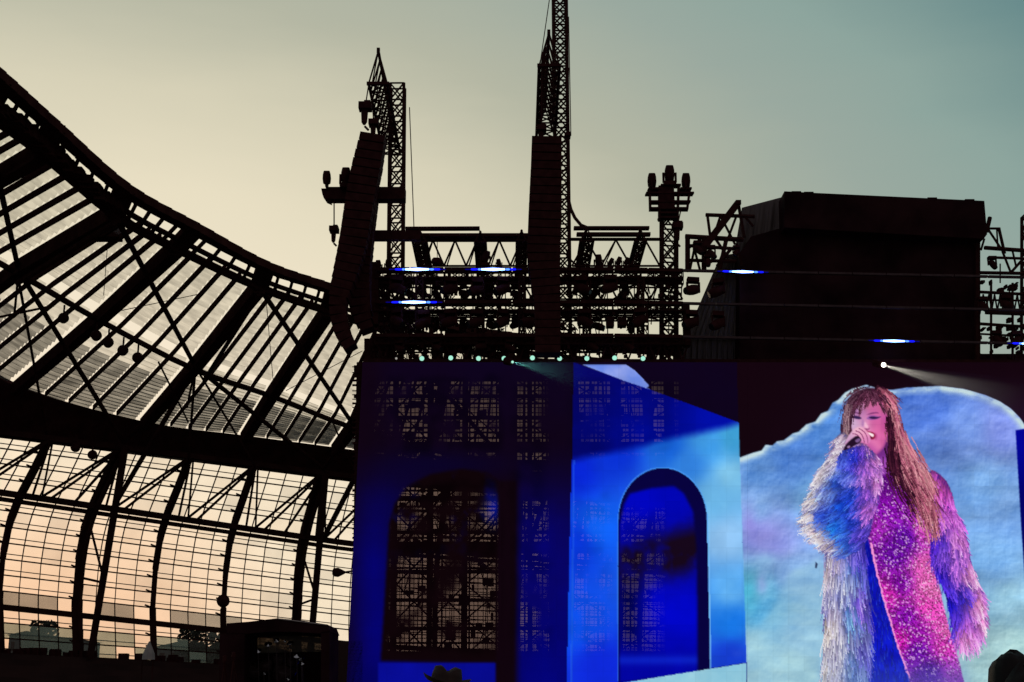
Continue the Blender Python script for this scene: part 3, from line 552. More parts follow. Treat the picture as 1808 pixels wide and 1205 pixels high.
for i, x in enumerate(COLX):
    main = i in (2, 5, 8); wd = .78 if main else .48
    m = MB()
    for k in range(NR*2):
        m.bar(W(x, k/2, -.7), W(x, (k+1)/2, -.7), wd, .7)
    for r in range(1, NR):                           # brackets that carry the transoms
        p = W(x, r, -.5); m.bar(p, p+Vector((-.75, -.1, .28)), .16, .16)
    m.build('column', STEEL, wall)
    if main:
        m = MB(); a = W(x+8, -.2, -2.5); b = W(x+21, NR, -2.5); m.tube(a, b, .33, 8); m.build('raking_post', STEEL, wall)
        m = MB(); p = a*.62+b*.38; m.tube(W(x+2, NU+1, -1), a*.38+b*.62, .12); m.tube(W(x+6, NU+4.6, -1), a*.36+b*.64, .12); m.build('tie', STEEL, wall)
        m = MB()
        for k in range(NR): m.bar(W(x+7, k, -1.6), W(x+7-.1*k, k+1, -1.6), .3, .4)
        m.build('inner_flange', STEEL, wall)
    if i:                                            # bracing of the top truss
        top = W(x, 0, -1.2); px = COLX[i-1]
        for dx in (36, 54): MB().tube(top+Vector((0, 0, -.15*(dx-36)/18)), W(px+dx, NU-.1, -1.2), .13).build('brace', STEEL, wall)
    MB().tube(W(x+7, 0, -1.3), W(x+40, NU, -1.3), .10).build('brace', STEEL, wall)
    MB().tube(W(x+3, 0, -1.4), W(x+22, NU, -1.6), .12).build('brace', STEEL, wall)
    if main: MB().tube(W(x+5, 0, -1.2), W(x-38, NU, -1.2), .14).build('brace', STEEL, wall); MB().tube(P(*{2: (345, 650), 5: (690, 720), 8: (1000, 760)}[i], 124), W(x+34, NU, -1.2), .26, 6).build('raking_strut', STEEL, wall)
# deep dark gutter between roof and wall, and the zig-zag of big tubes below the roof
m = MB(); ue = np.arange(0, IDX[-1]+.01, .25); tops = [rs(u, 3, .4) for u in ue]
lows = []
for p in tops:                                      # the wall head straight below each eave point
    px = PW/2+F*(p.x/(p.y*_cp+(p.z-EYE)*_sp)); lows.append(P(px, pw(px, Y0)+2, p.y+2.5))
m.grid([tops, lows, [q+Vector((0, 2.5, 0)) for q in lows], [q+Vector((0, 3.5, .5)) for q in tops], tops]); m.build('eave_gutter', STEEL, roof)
L0, L1, L2 = W(140, -.4, -2.), W(526, -.3, -2.), W(890, -.2, -2.)
def strut(a, b, r): MB().tube(a, b, r*.82, 8).build('strut', STEEL, roof)
dn = Vector((0, 0, -.5))
for a, b, r in ((rpt(1, 1), rpt(3, 2), .24), (rpt(1, 1)+dn, rpt(1, 2)+dn*2, .26), (rpt(3, 1), rpt(5, 2), .24), (rpt(3, 1)+dn, rpt(3, 2)+Vector((.9, 0, -1.)), .22), (rpt(-1, 1), rpt(1, 2), .24), (rpt(5, 1), rpt(7, 2), .24),
                (rpt(1, 2), L0, .25), (rpt(3, 2), L0, .25), (rpt(3, 2), L1, .25), (rpt(5, 2), L1, .22), (rpt(5, 2), L2, .22), (rpt(7, 2), L2, .22), (rpt(1, 2)+dn, P(85, 782, 126), .14), (rpt(1, 2), P(25, 560, 112), .12), (rpt(3, 2), P(330, 720, 122), .12), (rpt(3, 2), P(455, 830, 128), .12),
                (rpt(3, 2), P(332, 822, 128), .14), (P(95, 540, 112), P(0, 560, 108), .12), (P(280, 640, 112), P(332, 745, 124), .10), (P(585, 740, 120), P(632, 850, 130), .10)): strut(a, b, r)
for a, b in (((190, 432), (183, 522)), ((208, 550), (350, 520)), ((470, 530), (482, 670)), ((505, 690), (640, 620))):
    MB().tube(P(*a, 105), P(*b, 108), .035, 4).build('cable', STEEL, roof)
m = MB(); p = P(190, 412, 92); m.box(p, (.9, 0, 0), (0, .6, 0), (0, 0, .45)); m.box(p+Vector((-.5, 0, .3)), (.4, 0, 0), (0, .5, 0), (0, 0, .4)); m.build('winch_box', STEEL, roof)
# round horn loudspeakers below the ring tube and elsewhere
def horn(px, py, Y, r, ax, label, hang=.9):
    p = P(px, py, Y); t = thing('horn_speaker', p, label, 'loudspeaker', 'horn loudspeakers under the stadium roof')
    ax = Vector(ax).normalized()
    MB().lathe(p-ax*r, ax, [(0, r*.55), (r*.35, r*.95), (r*.9, r*1.05), (r*1.6, r*.75), (r*2.1, r*.35)], 14).build('bell', BLACK, t, True)
    MB().tube(p+Vector((0, 0, r*.5)), p+Vector((0, 0, r*.5+hang)), r*.2, 6).build('bracket', BLACK, t)
for px, py, l in ((112, 563, 'round dark loudspeaker alone under the left end of the roof ring'), (170, 594, 'leftmost of four dark loudspeakers under the roof ring'), (191, 606, 'second from left of four dark loudspeakers under the roof ring'), (217, 620, 'third from left of four dark loudspeakers under the roof ring'), (243, 633, 'rightmost of four dark loudspeakers under the roof ring')):
    horn(px, py, 108, .42, (.2, -.6, -.7), l)
horn(133, 791, 124, .42, (.1, -.7, -.4), 'left of two dark loudspeakers at the top of the glass wall'); horn(163, 804, 124, .42, (.1, -.7, -.4), 'right of two dark loudspeakers at the top of the glass wall')
horn(395, 1062, 126, .55, (.5, -.6, -.3), 'dark loudspeaker fixed on a column of the glass wall', .6)
p = P(598, 1011, 126); t = thing('floodlight', p, 'round dark floodlight on an arm beside the screen edge', 'floodlight'); MB().lathe(p+Vector((-.55, 0, 0)), (1, 0, 0), [(0, .2), (.1, .36), (.5, .42), (.85, .25), (1.1, .12)], 12).build('lamp_body', BLACK, t, True); MB().tube(p+Vector((.4, 0, 0)), P(640, 1006, 127), .08).build('arm', BLACK, t)
# ---------------------------------------------------------------- terrace below the wall
m = MB(); cols = [-260, -60, 140, 340, 540, 740, 940, 1140, 1300]; rows = []
base = [W(x, NR) for x in cols]
prof = [(1.5, .15), (0, .1)]
for k in range(9): prof += [(-k*2.2-.2, -.05-k*.55), (-k*2.2-2.2, -.05-k*.55)]
prof += [(-21, -8)]
for dy, dz in prof: rows.append([Vector((b.x*(1+dy/140), b.y+dy, max(b.z+dz, .0))) for b in base])
tag(m.grid(rows).build('terrace', CONC), 'dark stepped concrete terrace at the foot of the glass wall', 'terrace')
rb = random.Random(12); m = MB()
for k in range(60):
    x = -150+rb.random()*780; p = W(x, NR, -1); hgt = .25+.5*rb.random(); m.abox(p.x-.2-.5*rb.random(), p.x+.3, p.y-.4, p.y, p.z-.3, p.z+hgt)
tag(m.build('parapet_clutter', BLACK), 'low dark clutter of seats and boxes along the terrace top', 'clutter', kind='stuff')
# what stands outside beyond the glass
def house(px, w, top, Y, label):
    p = P(px, 1205, Y); z = P(px, top, Y).z; wd = w*Y/F; t = thing('building', (p.x, Y, 0), label, 'building', 'buildings beyond the glass wall')
    hm = mat('far_render', (.16, .16, .15), .9, noise=.15, scale=.1)
    MB().abox(p.x-wd/2, p.x+wd/2, Y, Y+12, 0, z).build('wall', hm, t)
    MB().prism([(p.x-wd/2-.4, Y-.4, z), (p.x+wd/2+.4, Y-.4, z), (p.x, Y-.4, z+wd*.12)], (0, 12.8, 0)).build('roof', STEEL, t)
    for k in range(4):
        for j in range(2): MB().abox(p.x-wd/2+wd*(k+.3)/4, p.x-wd/2+wd*(k+.7)/4, Y-.06, Y+.1, z-2.4-3*j, z-1.0-3*j).build('window', BLACK, t)
for a in ((40, 60, 1122, 230, 'low pale house beyond the far left panes'), (118, 34, 1130, 240, 'narrow pale house beyond the glass, left of the first thick column'), (318, 90, 1143, 260, 'wide pale house seen low through the third bay of glass'), (470, 70, 1150, 250, 'pale house beyond the glass above the stage cabin')): house(*a)
def tree(px, top, Y, label, seed):
    r = random.Random(seed); b = P(px, 1205, Y); z = P(px, top, Y).z; t = thing('tree', (b.x, Y, 0), label, 'tree', 'trees beyond the glass wall')
    m = MB(); m.tube((b.x, Y, 0), (b.x, Y, z*.8), .35, 7, .15)
    for k in range(7): a = r.random()*6.28; m.tube((b.x, Y, z*(.45+.06*k)), (b.x+math.cos(a)*2.2, Y+math.sin(a)*2.2, z*(.6+.06*k)), .12, 5, .04)
    m.build('trunk', STEEL, t); m = MB()
    for k in range(900):
        a = r.random()*6.28; rad = 2.9*r.random()**.5; h = r.random(); p = Vector((b.x+math.cos(a)*rad*(1.1-.5*h), Y+math.sin(a)*rad, z*(.55+.47*h))); n = Vector((r.gauss(0, 1), r.gauss(0, 1), r.gauss(0, 1))).normalized(); u = n.orthogonal().normalized()*.36; v = n.cross(u)
        m.add([p-u, p-v*.6, p+u, p+v*.6], [(0, 1, 2, 3)])
    m.build('crown', mat('far_leaves', (.05, .06, .04), .8, noise=.4), t)
tree(335, 1112, 220, 'small tree left of the loudspeaker column, seen through the glass', 1); tree(380, 1118, 215, 'small tree just left of the stage cabin, seen through the glass', 2); tree(70, 1100, 210, 'small tree seen through the panes at far left', 3)
p = P(262, 1165, 122); t = thing('tent', (p.x, 122, 0), 'small white tent with a pointed top in front of the glass wall', 'tent'); z = p.z
MB().lathe((p.x, 122, z), (0, 0, 1), [(0, .55), (.5, .5), (.95, .3), (1.5, .05)], 8).build('canopy', mat('white_canvas', (.7, .66, .6), .8, noise=.1), t)
for dx in (-.45, .45): MB().tube((p.x+dx, 121.8, z-2.2), (p.x+dx, 121.8, z), .05).build('pole', STEEL, t)
# ---------------------------------------------------------------- LED wall
def led_mat():
    m = bpy.data.materials.new('led_picture'); m.use_nodes = True; t = m.node_tree; t.nodes.clear(); n = t.nodes.new; L = t.links.new
    at = n('ShaderNodeAttribute'); at.attribute_name = 'picture'; e = n('ShaderNodeEmission'); e.inputs[1].default_value = 1.0; L(at.outputs['Color'], e.inputs[0])
    tr = n('ShaderNodeBsdfTransparent'); tr.inputs[0].default_value = (.25, .185, .185, 1); mx = n('ShaderNodeMixShader'); L(at.outputs['Alpha'], mx.inputs[0]); L(tr.outputs[0], mx.inputs[1]); L(e.outputs[0], mx.inputs[2])
    o = n('ShaderNodeOutputMaterial'); L(mx.outputs[0], o.inputs[0]); return m
LED = led_mat()
def led_sheet(name, canvas, xa, xb, step, parent, left=None):
    ys = np.linspace(640, PY1, int((PY1-640)/step)); nx = int((xb-xa)/step); s = np.linspace(0, 1, nx)
    Yg, Sg = np.meshgrid(ys, s, indexing='ij'); x0 = (np.interp(Yg, [640, 1205], left) if left else np.full_like(Yg, xa)); Xg = x0+(xb-x0)*Sg
    c = canvas.sample(Xg, Yg); h, w_ = Yg.shape
    mi, mj = ((Xg-600)/27.3).astype(int), ((Yg-640)/27.3).astype(int); tone = np.random.default_rng(77).normal(0, .010, (64, 32))[mi, mj]   # LED modules differ a little, seams are darker
    seam = ((np.mod(Xg-600, 27.3) < 1.5) | (np.mod(Yg-640, 27.3) < 1.5))*.022; c[..., :3] *= (1+tone-seam)[..., None]
    a = (Xg-PW/2)/F; b = (PH/2-Yg)/F; D = 70+np.maximum(0, Xg-1100)*.0025; k = D/(_cp-b*_sp)
    V = np.stack([a*k, D, EYE+(_sp+b*_cp)*k], -1).reshape(-1, 3)
    idx = np.arange(h*w_).reshape(h, w_); q = np.stack([idx[:-1, :-1], idx[1:, :-1], idx[1:, 1:], idx[:-1, 1:]], -1).reshape(-1)
    me = bpy.data.meshes.new(name); nf = len(q)//4; me.vertices.add(len(V)); me.vertices.foreach_set('co', V.astype('f').ravel()); me.loops.add(len(q)); me.loops.foreach_set('vertex_index', q.astype('i'))
    me.polygons.add(nf); me.polygons.foreach_set('loop_start', np.arange(0, nf*4, 4).astype('i')); me.update(calc_edges=True); me.validate()
    ca = me.color_attributes.new('picture', 'FLOAT_COLOR', 'POINT'); C = np.concatenate([to_lin(c[..., :3]), c[..., 3:4]/255.], -1); ca.data.foreach_set('color', C.astype('f').ravel())
    o = bpy.data.objects.new(name, me); COL.objects.link(o); me.materials.append(LED); o.parent = parent; o.matrix_parent_inverse = Matrix.Translation(-parent.location); return o
cb = paint_building(); cs = paint_singer()
fm = (cb.X >= 1302) & (cb.X > 1304+(cb.Y-746)*14/424.) | (cb.X > 1319); cb.im[fm] = cs.sample(cb.X, cb.Y)[..., :3][fm]
led = thing('led_wall', (5, 70, 1.8), 'giant LED wall showing a blue arched building and a snowy peak behind a singer', 'screen')
tag(led_sheet('screen_section', cb, 612, 1010, 2.0, led, (640, 612)), 'dark see-through mesh section with faint blue arch')
tag(led_sheet('screen_section', cb, 1010.15, 1320, 1.6, led), 'section showing a bright blue wall with an arched opening')
tag(led_sheet('screen_section', cs, 1320.15, PX1, 1.4, led), 'section showing a singer in a shaggy lavender coat and pink sequin dress holding a microphone')
# mesh frames behind the see-through section
m = MB(); r = random.Random(21); x = 640
while x < 1200:
    w_ = .035+.05*(r.random() < .3); m.bar(S(x, 644, .25), S(x-(1-x/904)*20 if x < 904 else x, 1236, .25), w_, .06, (0, 1, 0)); x += 6.5+3*r.random()
y = 648
while y < 1236:
    m.bar(S(622, y, .32), S(1200, y, .32), .06, .04+.06*(r.random() < .3)); y += 6.5+4*r.random()
tag(m.build('frame_grid', BLACK, led), kind='stuff')
m = MB()
for k in range(420):                                # receiver boxes, power supplies, cable loops
    x = 650+540*r.random(); y = 655+570*r.random(); a, b = 2+7*r.random()**2, 2+6*r.random(); c = S(x, y, .55); m.box(c, (a*MPP, 0, 0), (0, .12, 0), (0, 0, b*MPP))
for k in range(90):
    x = 650+540*r.random(); y = 655+540*r.random(); m.tube(S(x, y, .5), S(x+r.gauss(0, 14), y+10+25*r.random(), .5), .04, 4)
tag(m.build('receiver_boxes', BLACK, led), kind='stuff')
# scaffold that carries the wall
scf = thing('scaffold', (0, 72, 0), 'black scaffold of posts and ledgers behind the see-through screen', 'scaffold')
for x, w_ in ((646, .9), (700, .25), (762, .25), (822, .3), (897, .95), (935, .25), (984, .95), (1005, .3), (1085, .45), (1180, .5), (1215, .5)):
    MB().bar(S(x, 642, 1.6), S(x-(904-x)*.04, 1248, 1.6), w_, .6, (0, 1, 0)).build('post', BLACK, scf)
for y in (655, 700, 738, 790, 822, 842, 880, 940, 968, 1010, 1060, 1110, 1158):
    MB().bar(S(625, y, 1.9), S(1215, y, 1.9), .2, .18 if y not in (655, 790, 822, 842, 968) else .55).build('ledger', BLACK, scf)
m = MB()
for a, b in zip((646, 700, 762, 822, 897, 984, 1085), (700, 762, 822, 897, 984, 1085, 1180)):
    for y in range(660, 1150, 62): m.tube(S(a, y, 1.7), S(b, y+62, 1.7), .05, 4); m.tube(S(b, y, 1.75), S(a, y+62, 1.75), .05, 4)
tag(m.build('bracing', BLACK, scf), kind='stuff')
# opaque backing where the wall is solid
bk = MB().prism([S(1200, 640, .3), S(1850, 640, .3), S(1850, 1250, .3), S(1200, 1250, .3)], (0, .4, 0)).build('backing', BLACK, led)
MB().prism([S(640, 641, .7), S(640, 668, .7), S(1200, 668, .7), S(1200, 641, .7)], (0, .3, 0)).build('backing', BLACK, led)
MB().prism([S(612, 1150, .7), S(612, 1250, .7), S(1200, 1250, .7), S(1200, 1150, .7)], (0, .3, 0)).build('backing', BLACK, led)
# ---------------------------------------------------------------- stage deck
dk = thing('stage_deck', (5, 66, 0), 'black stage deck at the foot of the LED wall', 'stage'); MB().abox(-22, 45, 61, 80, 1.4, 1.8).build('deck', BLACK, dk); MB().abox(-21.8, 44.8, 61.3, 79, 0, 1.4).build('skirt', TARP, dk)
# ---------------------------------------------------------------- trusses
def truss(name, p, q, w, h, label, cat='truss', group=None, r=.05, cell=None, up=(0, 0, 1), tri=False, m_=None, lat=.6, xb=True):
    m_ = m_ or ALU; p, q = Vector(p), Vector(q); d = q-p; L = d.length; d.normalize(); u = Vector(up); x = d.cross(u).normalized(); u = x.cross(d)
    t = thing(name, p, label, cat, group); cs = [(-1, -1), (1, -1), (0, 1)] if tri else [(-1, -1), (1, -1), (1, 1), (-1, 1)]
    C = [x*(a*w/2)+u*(b*h/2) for a, b in cs]
    for c in C: MB().tube(p+c, q+c, r, 6).build('chord', m_, t)
    n = max(2, int(L/(cell or max(w, h)))); b = MB()
    for k in range(n+1):
        s = p+d*(L*k/n)
        for a in range(len(C)): b.tube(s+C[a], s+C[(a+1) % len(C)], r*lat, 4)
        if k < n:
            e = p+d*(L*(k+1)/n)
            for a in range(len(C)):
                i, j = (a, (a+1) % len(C)) if (k+a) % 2 else ((a+1) % len(C), a)
                b.tube(s+C[i], e+C[j], r*lat, 4)
                if xb and a % 2 == 0: b.tube(s+C[j], e+C[i], r*lat, 4)
    tag(b.build('bracing', m_, t), kind='stuff'); return t
def base(px, dy): v = S(px, 1200, dy); v.z = 0; return v
def mast(px0, px1, top, bot, dy, label, name='lattice_mast', lean=0, cell=1.0, r=.09):
    c = (px0+px1)/2; w = (px1-px0)*MPP*.92; a = S(c+lean, bot, dy); b = S(c, top, dy); return truss(name, a, b, w, w, label, 'mast', None, r, cell, up=(0, 1, 0))
mast(687, 717, 152, 640, 4, 'left lattice mast rising above the stage roof beside a hanging speaker array', lean=-5)
mast(973, 1002, -70, 640, 4, 'tallest lattice mast, running out of the top of the picture', lean=8, cell=.85)
mast(1166, 1196, 372, 640, 2, 'lattice mast carrying three moving heads, left of the curtained roof block', 'light_mast', cell=.85)
mast(1806, 1850, 380, 640, 4, 'lattice mast cut off by the right picture edge')
# cantilever booms that carry the arrays: triangular trusses pointing at the audience
def boom(ax, ay, lx, rx, ly, label, y0=66.5, y1=75):
    t = thing('boom', P(ax, ay, y0), label, 'boom', 'cantilever booms on the stage masts'); A, B, C = P(ax, ay, y0), P(lx, ly, y0), P(rx, ly, y0)
    bk = lambda p: Vector((p.x, y1, p.z-.4)); n = 9; r = .085
    for p in (A, B, C): MB().tube(p, bk(p), r, 6).build('chord', ALU, t)
    m = MB()
    for k in range(n+1):
        f = k/n; a, b, c = (p.lerp(bk(p), f) for p in (A, B, C)); m.tube(b, c, .055, 4)
        m.tube(a, b, .05, 4); m.tube(a, c, .05, 4)
        if k < n: a2, b2, c2 = (p.lerp(bk(p), f+1/n) for p in (A, B, C)); m.tube(a, b2, .045, 4); m.tube(a, c2, .045, 4); m.tube(b, c2, .045, 4); m.tube(c, b2, .045, 4)
    tag(m.build('bracing', ALU, t), kind='stuff')
    MB().bar(B+Vector((-.1, 0, 0)), C+Vector((.1, 0, 0)), .16, .16).build('spreader', BLACK, t); MB().box(A, (.08, 0, 0), (0, .08, 0), (0, 0, .14)).build('tip', BLACK, t)
boom(668, 90, 651, 684, 148, 'lattice boom with a pointed tip on the left mast')
boom(969, 58, 952, 988, 116, 'lattice boom in front of the tallest mast')
# ---------------------------------------------------------------- hanging speaker arrays
def array(path, label, nbox, dy, depth=.55):
    # path: (px, py, half width) from top to bottom
    pts = cat([(a, b) for a, b, c in path], False, 24); hw = np.interp(np.linspace(0, 1, len(pts)), np.linspace(0, 1, len(path)), [c for a, b, c in path])
    seg = np.r_[0, np.cumsum(np.linalg.norm(np.diff(pts, axis=0), axis=1))]; t = thing('speaker_array', S(pts[0][0], pts[0][1], dy), label, 'speaker array', 'hanging speaker arrays')
    for k in range(nbox):
        s = seg[-1]*(k+.5)/nbox; x, y, h = (np.interp(s, seg, v) for v in (pts[:, 0], pts[:, 1], hw)); s2 = min(s+4, seg[-1]); s1 = max(s-4, 0)
        a = S(np.interp(s1, seg, pts[:, 0]), np.interp(s1, seg, pts[:, 1]), dy); b = S(np.interp(s2, seg, pts[:, 0]), np.interp(s2, seg, pts[:, 1]), dy)
        d = (b-a).normalized(); x_ = d.cross(Vector((0, 1, 0))).normalized(); L = seg[-1]/nbox*(66/F)*.5
        MB().box(S(x, y, dy), x_*h*(66/F), Vector((0, depth, 0)), d*L*.985).build('speaker_cabinet', BLACK, t)
    return t
array([(660, 242, 23), (649, 295, 27), (638, 350, 27), (626, 425, 26), (613, 480, 23), (603, 515, 19), (598, 540, 15), (600, 565, 15), (607, 592, 14), (621, 617, 11)], 'left J-shaped black speaker array hanging from the boom', 25, -3.2)
array([(664, 330, 6), (654, 400, 8), (644, 460, 13), (636, 510, 20), (638, 550, 20), (650, 586, 10)], 'second black speaker array half hidden behind the left one', 18, -2.2)
array([(965, 247, 28), (964, 300, 29), (962, 380, 31), (960, 450, 31), (962, 490, 28), (966, 540, 24), (967, 628, 23)], 'tall straight black speaker array in front of the tallest mast', 26, -3.2)
def hoist(px, py, s, dy, label, chain=None):
    t = thing('chain_hoist', S(px, py, dy), label, 'hoist', 'chain hoists'); k = s*MPP
    MB().box(S(px, py, dy), (1.0*k, 0, 0), (0, .3, 0), (0, 0, .55*k)).box(S(px+.35*s, py-.3*s, dy), (.5*k, 0, 0), (0, .25, 0), (0, 0, .5*k)).build('motor', BLACK, t)
    MB().lathe(S(px-.1*s, py+.4*s, dy), (0, 0, -1), [(0, .5*k), (.6*k, .55*k), (2.2*k, .45*k), (2.6*k, .2*k)], 8).build('chain_bag', BLACK, t)
    MB().path([S(px-.1*s, py+3*s, dy), S(px+.5*s, py+3.6*s, dy)], .1*k+.03, 5).build('hook', BLACK, t)
    if chain: MB().tube(S(px, py, dy), S(chain[0], chain[1], dy), .035, 5).build('chain', BLACK, t)
hoist(645, 189, 11.5, -3.5, 'chain hoist with hanging chain bag at the tip of the left boom', (651, 150)); hoist(660, 218, 9, -3.2, 'chain hoist on top of the left speaker array', (656, 160)); hoist(590, 406, 8, -3, 'small chain hoist dangling left of the speaker array', (590, 356))
hoist(956, 228, 9, -3.2, 'chain hoist on top of the tall straight speaker array', (957, 118)); hoist(1196, 400, 10, 1, 'chain hoist hanging beside the light mast', (1202, 372)); hoist(1002, 240, 6, 2, 'chain hoist clamped to the tallest mast', (1004, 120))
for k, (a, b, l) in enumerate((((723, 190), (731, 405), 'thin steel cable right of the left mast'), ((970, 0), (954, 110), 'thin steel cable running up to the top edge from the boom'), ((1004, 30), (1008, 240), 'thin steel cable along the right side of the tallest mast'), ((693, 430), (690, 480), 'short cable below the left mast'))):
    tag(MB().tube(S(*a, 2), S(*b, 2), .035, 4).build('steel_cable', BLACK), l, 'cable')
tag(MB().path([S(1003, 350, 2), S(1008, 370, 2), S(1015, 385, 2), S(1026, 398, 2), S(1036, 402, 2)], .09, 6).build('cable_loom', BLACK), 'thick cable loom sagging from the tallest mast to the roof truss', 'cable')
tag(MB().path([S(x, y, 3) for x, y in ((999, 440), (1008, 460), (1020, 470), (1034, 455), (1040, 430))], .06, 5).build('cable_loom', BLACK), 'hanging cable loop right of the tallest mast', 'cable')
# ---------------------------------------------------------------- moving heads and lamps
def moving_head(px, py, s, dy, label, tilt=0., lens=None, group='moving head lights on the stage roof', down=False, pan=0.):
    c = S(px, py, dy); k = s*MPP; t = thing('moving_head_light', c, label, 'stage light', group); z = Vector((0, 0, -1 if down else 1)); X = Vector((math.cos(pan), math.sin(pan)*.6, 0))
    MB().box(c-z*.95*k, X*.62*k, (0, .5*k, 0), (0, 0, .22*k)).build('base', BLACK, t)
    for s_ in (-1, 1): MB().bar(c-z*.75*k+X*s_*.62*k, c+z*.25*k+X*s_*.62*k, .2*k, .34*k, (0, 1, 0)).build('yoke_arm', BLACK, t)
    ax = (z*math.cos(tilt)+X*math.sin(tilt)+Vector((0, -.35, 0))).normalized(); h = MB().lathe(c-ax*.62*k, ax, [(0, .3*k), (.12*k, .45*k), (.7*k, .52*k), (1.2*k, .48*k), (1.5*k, .40*k), (1.62*k, .36*k)], 12).build('head', BLACK, t, True)
    l = MB().lathe(c+ax*1.0*k, ax, [(0, .34*k), (.03*k, .33*k)], 12).build('lens', lens or mat_lens, h); return t
mat_lens = mat('dark_lens', (.02, .02, .025), .15, noise=0, spec=.5)
for px, py, s, l in ((577, 317, 15, 'moving head at the outer end of the left cross beam'), (611, 314, 18, 'moving head on the left cross beam beside the speaker array')): moving_head(px, py, s, -2.6, l, pan=1.45 if px < 590 else .5)
for px, py, s, l in ((1151, 322, 17, 'left of the three moving heads on the light mast'), (1182, 310, 19, 'tallest, middle moving head on the light mast'), (1211, 322, 17, 'right of the three moving heads on the light mast')): moving_head(px, py, s, 1.4, l, pan=0 if px == 1182 else 1.45)
pf = thing('light_platform', S(1182, 352, 1.5), 'stepped frame platform under the three moving heads of the light mast', 'platform')
for x0, y0, x1, y1 in ((1144, 335, 1166, 335), (1200, 335, 1220, 335), (1140, 343, 1224, 343), (1148, 358, 1218, 358), (1147, 370, 1214, 370), (1166, 329, 1201, 329), (1162, 386, 1198, 386), (1164, 378, 1196, 378)): MB().bar(S(x0, y0, 1.5), S(x1, y1, 1.5), .5, 3.6*MPP).build('rail', BLACK, pf)
for x0, y0, x1, y1 in ((1147, 334, 1148, 372), (1218, 334, 1213, 372), (1164, 330, 1164, 390), (1198, 330, 1196, 390)): MB().bar(S(x0, y0, 1.5), S(x1, y1, 1.5), 4*MPP, .4, (0, 1, 0)).build('upright', BLACK, pf)
MB().prism([S(1167, 330, 1.3), S(1190, 330, 1.3), S(1192, 366, 1.3), S(1166, 366, 1.3)], (0, .5, 0)).build('control_box', BLACK, pf)
# ---------------------------------------------------------------- cross beams and horizontal trusses
def hbeam(x0, x1, y, th, dy, label, y1=None, name='cross_beam', m_=None): return tag(MB().bar(S(x0, y, dy), S(x1, y if y1 is None else y1, dy), .35, th*MPP).build(name, m_ or BLACK), label, 'beam')
cbm = thing('cross_beam', S(640, 345, -2), 'thick left cross beam with two moving heads, crossing the speaker array', 'beam'); MB().bar(S(578, 345, -2), S(716, 345, -2), .7, 23*MPP).build('beam', BLACK, cbm)
MB().prism([S(567, 333, -2.3), S(580, 333, -2.3), S(584, 356, -2.3), S(575, 352, -2.3), S(569, 343, -2.3)], (0, .6, 0)).build('end_plate', BLACK, cbm)
hbeam(652, 742, 417, 18, -1.5, 'black cross beam below the left cross beam, behind the speaker array'); hbeam(716, 847, 404.5, 5, .5, 'thin top pipe of the left roof bay', 404); hbeam(736, 936, 416.5, 6, .5, 'upper chord pipe between left mast and tall array')
hbeam(742, 936, 424.5, 3.5, 1, 'lower thin chord pipe between left mast and tall array'); hbeam(1013, 1146, 403.5, 5, .5, 'thin top pipe of the right roof bay'); hbeam(1018, 1148, 414.5, 5.5, .5, 'second pipe of the right roof bay, under the thin top pipe'); hbeam(1004, 1168, 423, 2.5, 1, 'thinnest pipe across the right roof bay')
ORD = ['first', 'second', 'third', 'fourth', 'fifth', 'sixth', 'seventh', 'eighth', 'ninth', 'tenth', 'eleventh', 'twelfth']
# A-shaped trusses running back into the stage, seen end-on from below
for k, (x, y, w_, h_, wb) in enumerate(((741, 410, 26, 14, 1), (848, 412, 20, 12, 1), (921, 410, 18, 12, 1), (1036, 406, 24, 16, 1), (1131, 408, 20, 14, 1))):
    p = S(x, y+h_/2, 0); q = p+Vector((0, 6.5, 0)); truss('roof_truss', p, q, w_*MPP, h_*MPP*1.6, '%s from left of the five roof trusses running back over the stage' % ORD[k], 'truss', 'trusses running back over the stage', .07, .8, tri=True)
    p = S(x, 492, .3); truss('drop_truss', S(x, 492, .6), S(x, 596, .6), w_*MPP*.5, w_*MPP*.5, '%s from left of the short vertical trusses between the light tiers' % ORD[k], 'truss', 'short vertical trusses', .06, .5, up=(0, 1, 0))
# W bracing of the top tier
def wbr(x0, x1, yt, yb, n, dy, label):
    t = thing('braced_girder', S(x0, yb, dy), label, 'girder'); m = MB(); st = (x1-x0)/n
    for k in range(n): a = x0+st*k; m.tube(S(a, yb, dy), S(a+st/2, yt, dy), .055, 5); m.tube(S(a+st/2, yt, dy), S(a+st, yb, dy), .055, 5); m.tube(S(a+5, yb, dy+1), S(a+st/2, yt, dy+1), .045, 4)
    tag(m.build('bracing', ALU, t), kind='stuff'); MB().tube(S(x0, yb, dy), S(x1, yb, dy), .06, 5).build('chord', ALU, t); MB().tube(S(x0, yt, dy), S(x1, yt, dy), .05, 5).build('chord', ALU, t)
wbr(668, 940, 502, 529, 9, 1.8, 'zigzag braced girder below the left blue strips'); wbr(1004, 1205, 502, 529, 7, 1.8, 'zigzag braced girder between upper and middle tier, right of the tall array'); wbr(745, 940, 425, 470, 5, 1.2, 'zigzag braced girder above the left light tier'); wbr(1010, 1165, 424, 470, 3, 1.2, 'zigzag braced girder above the right light tier')
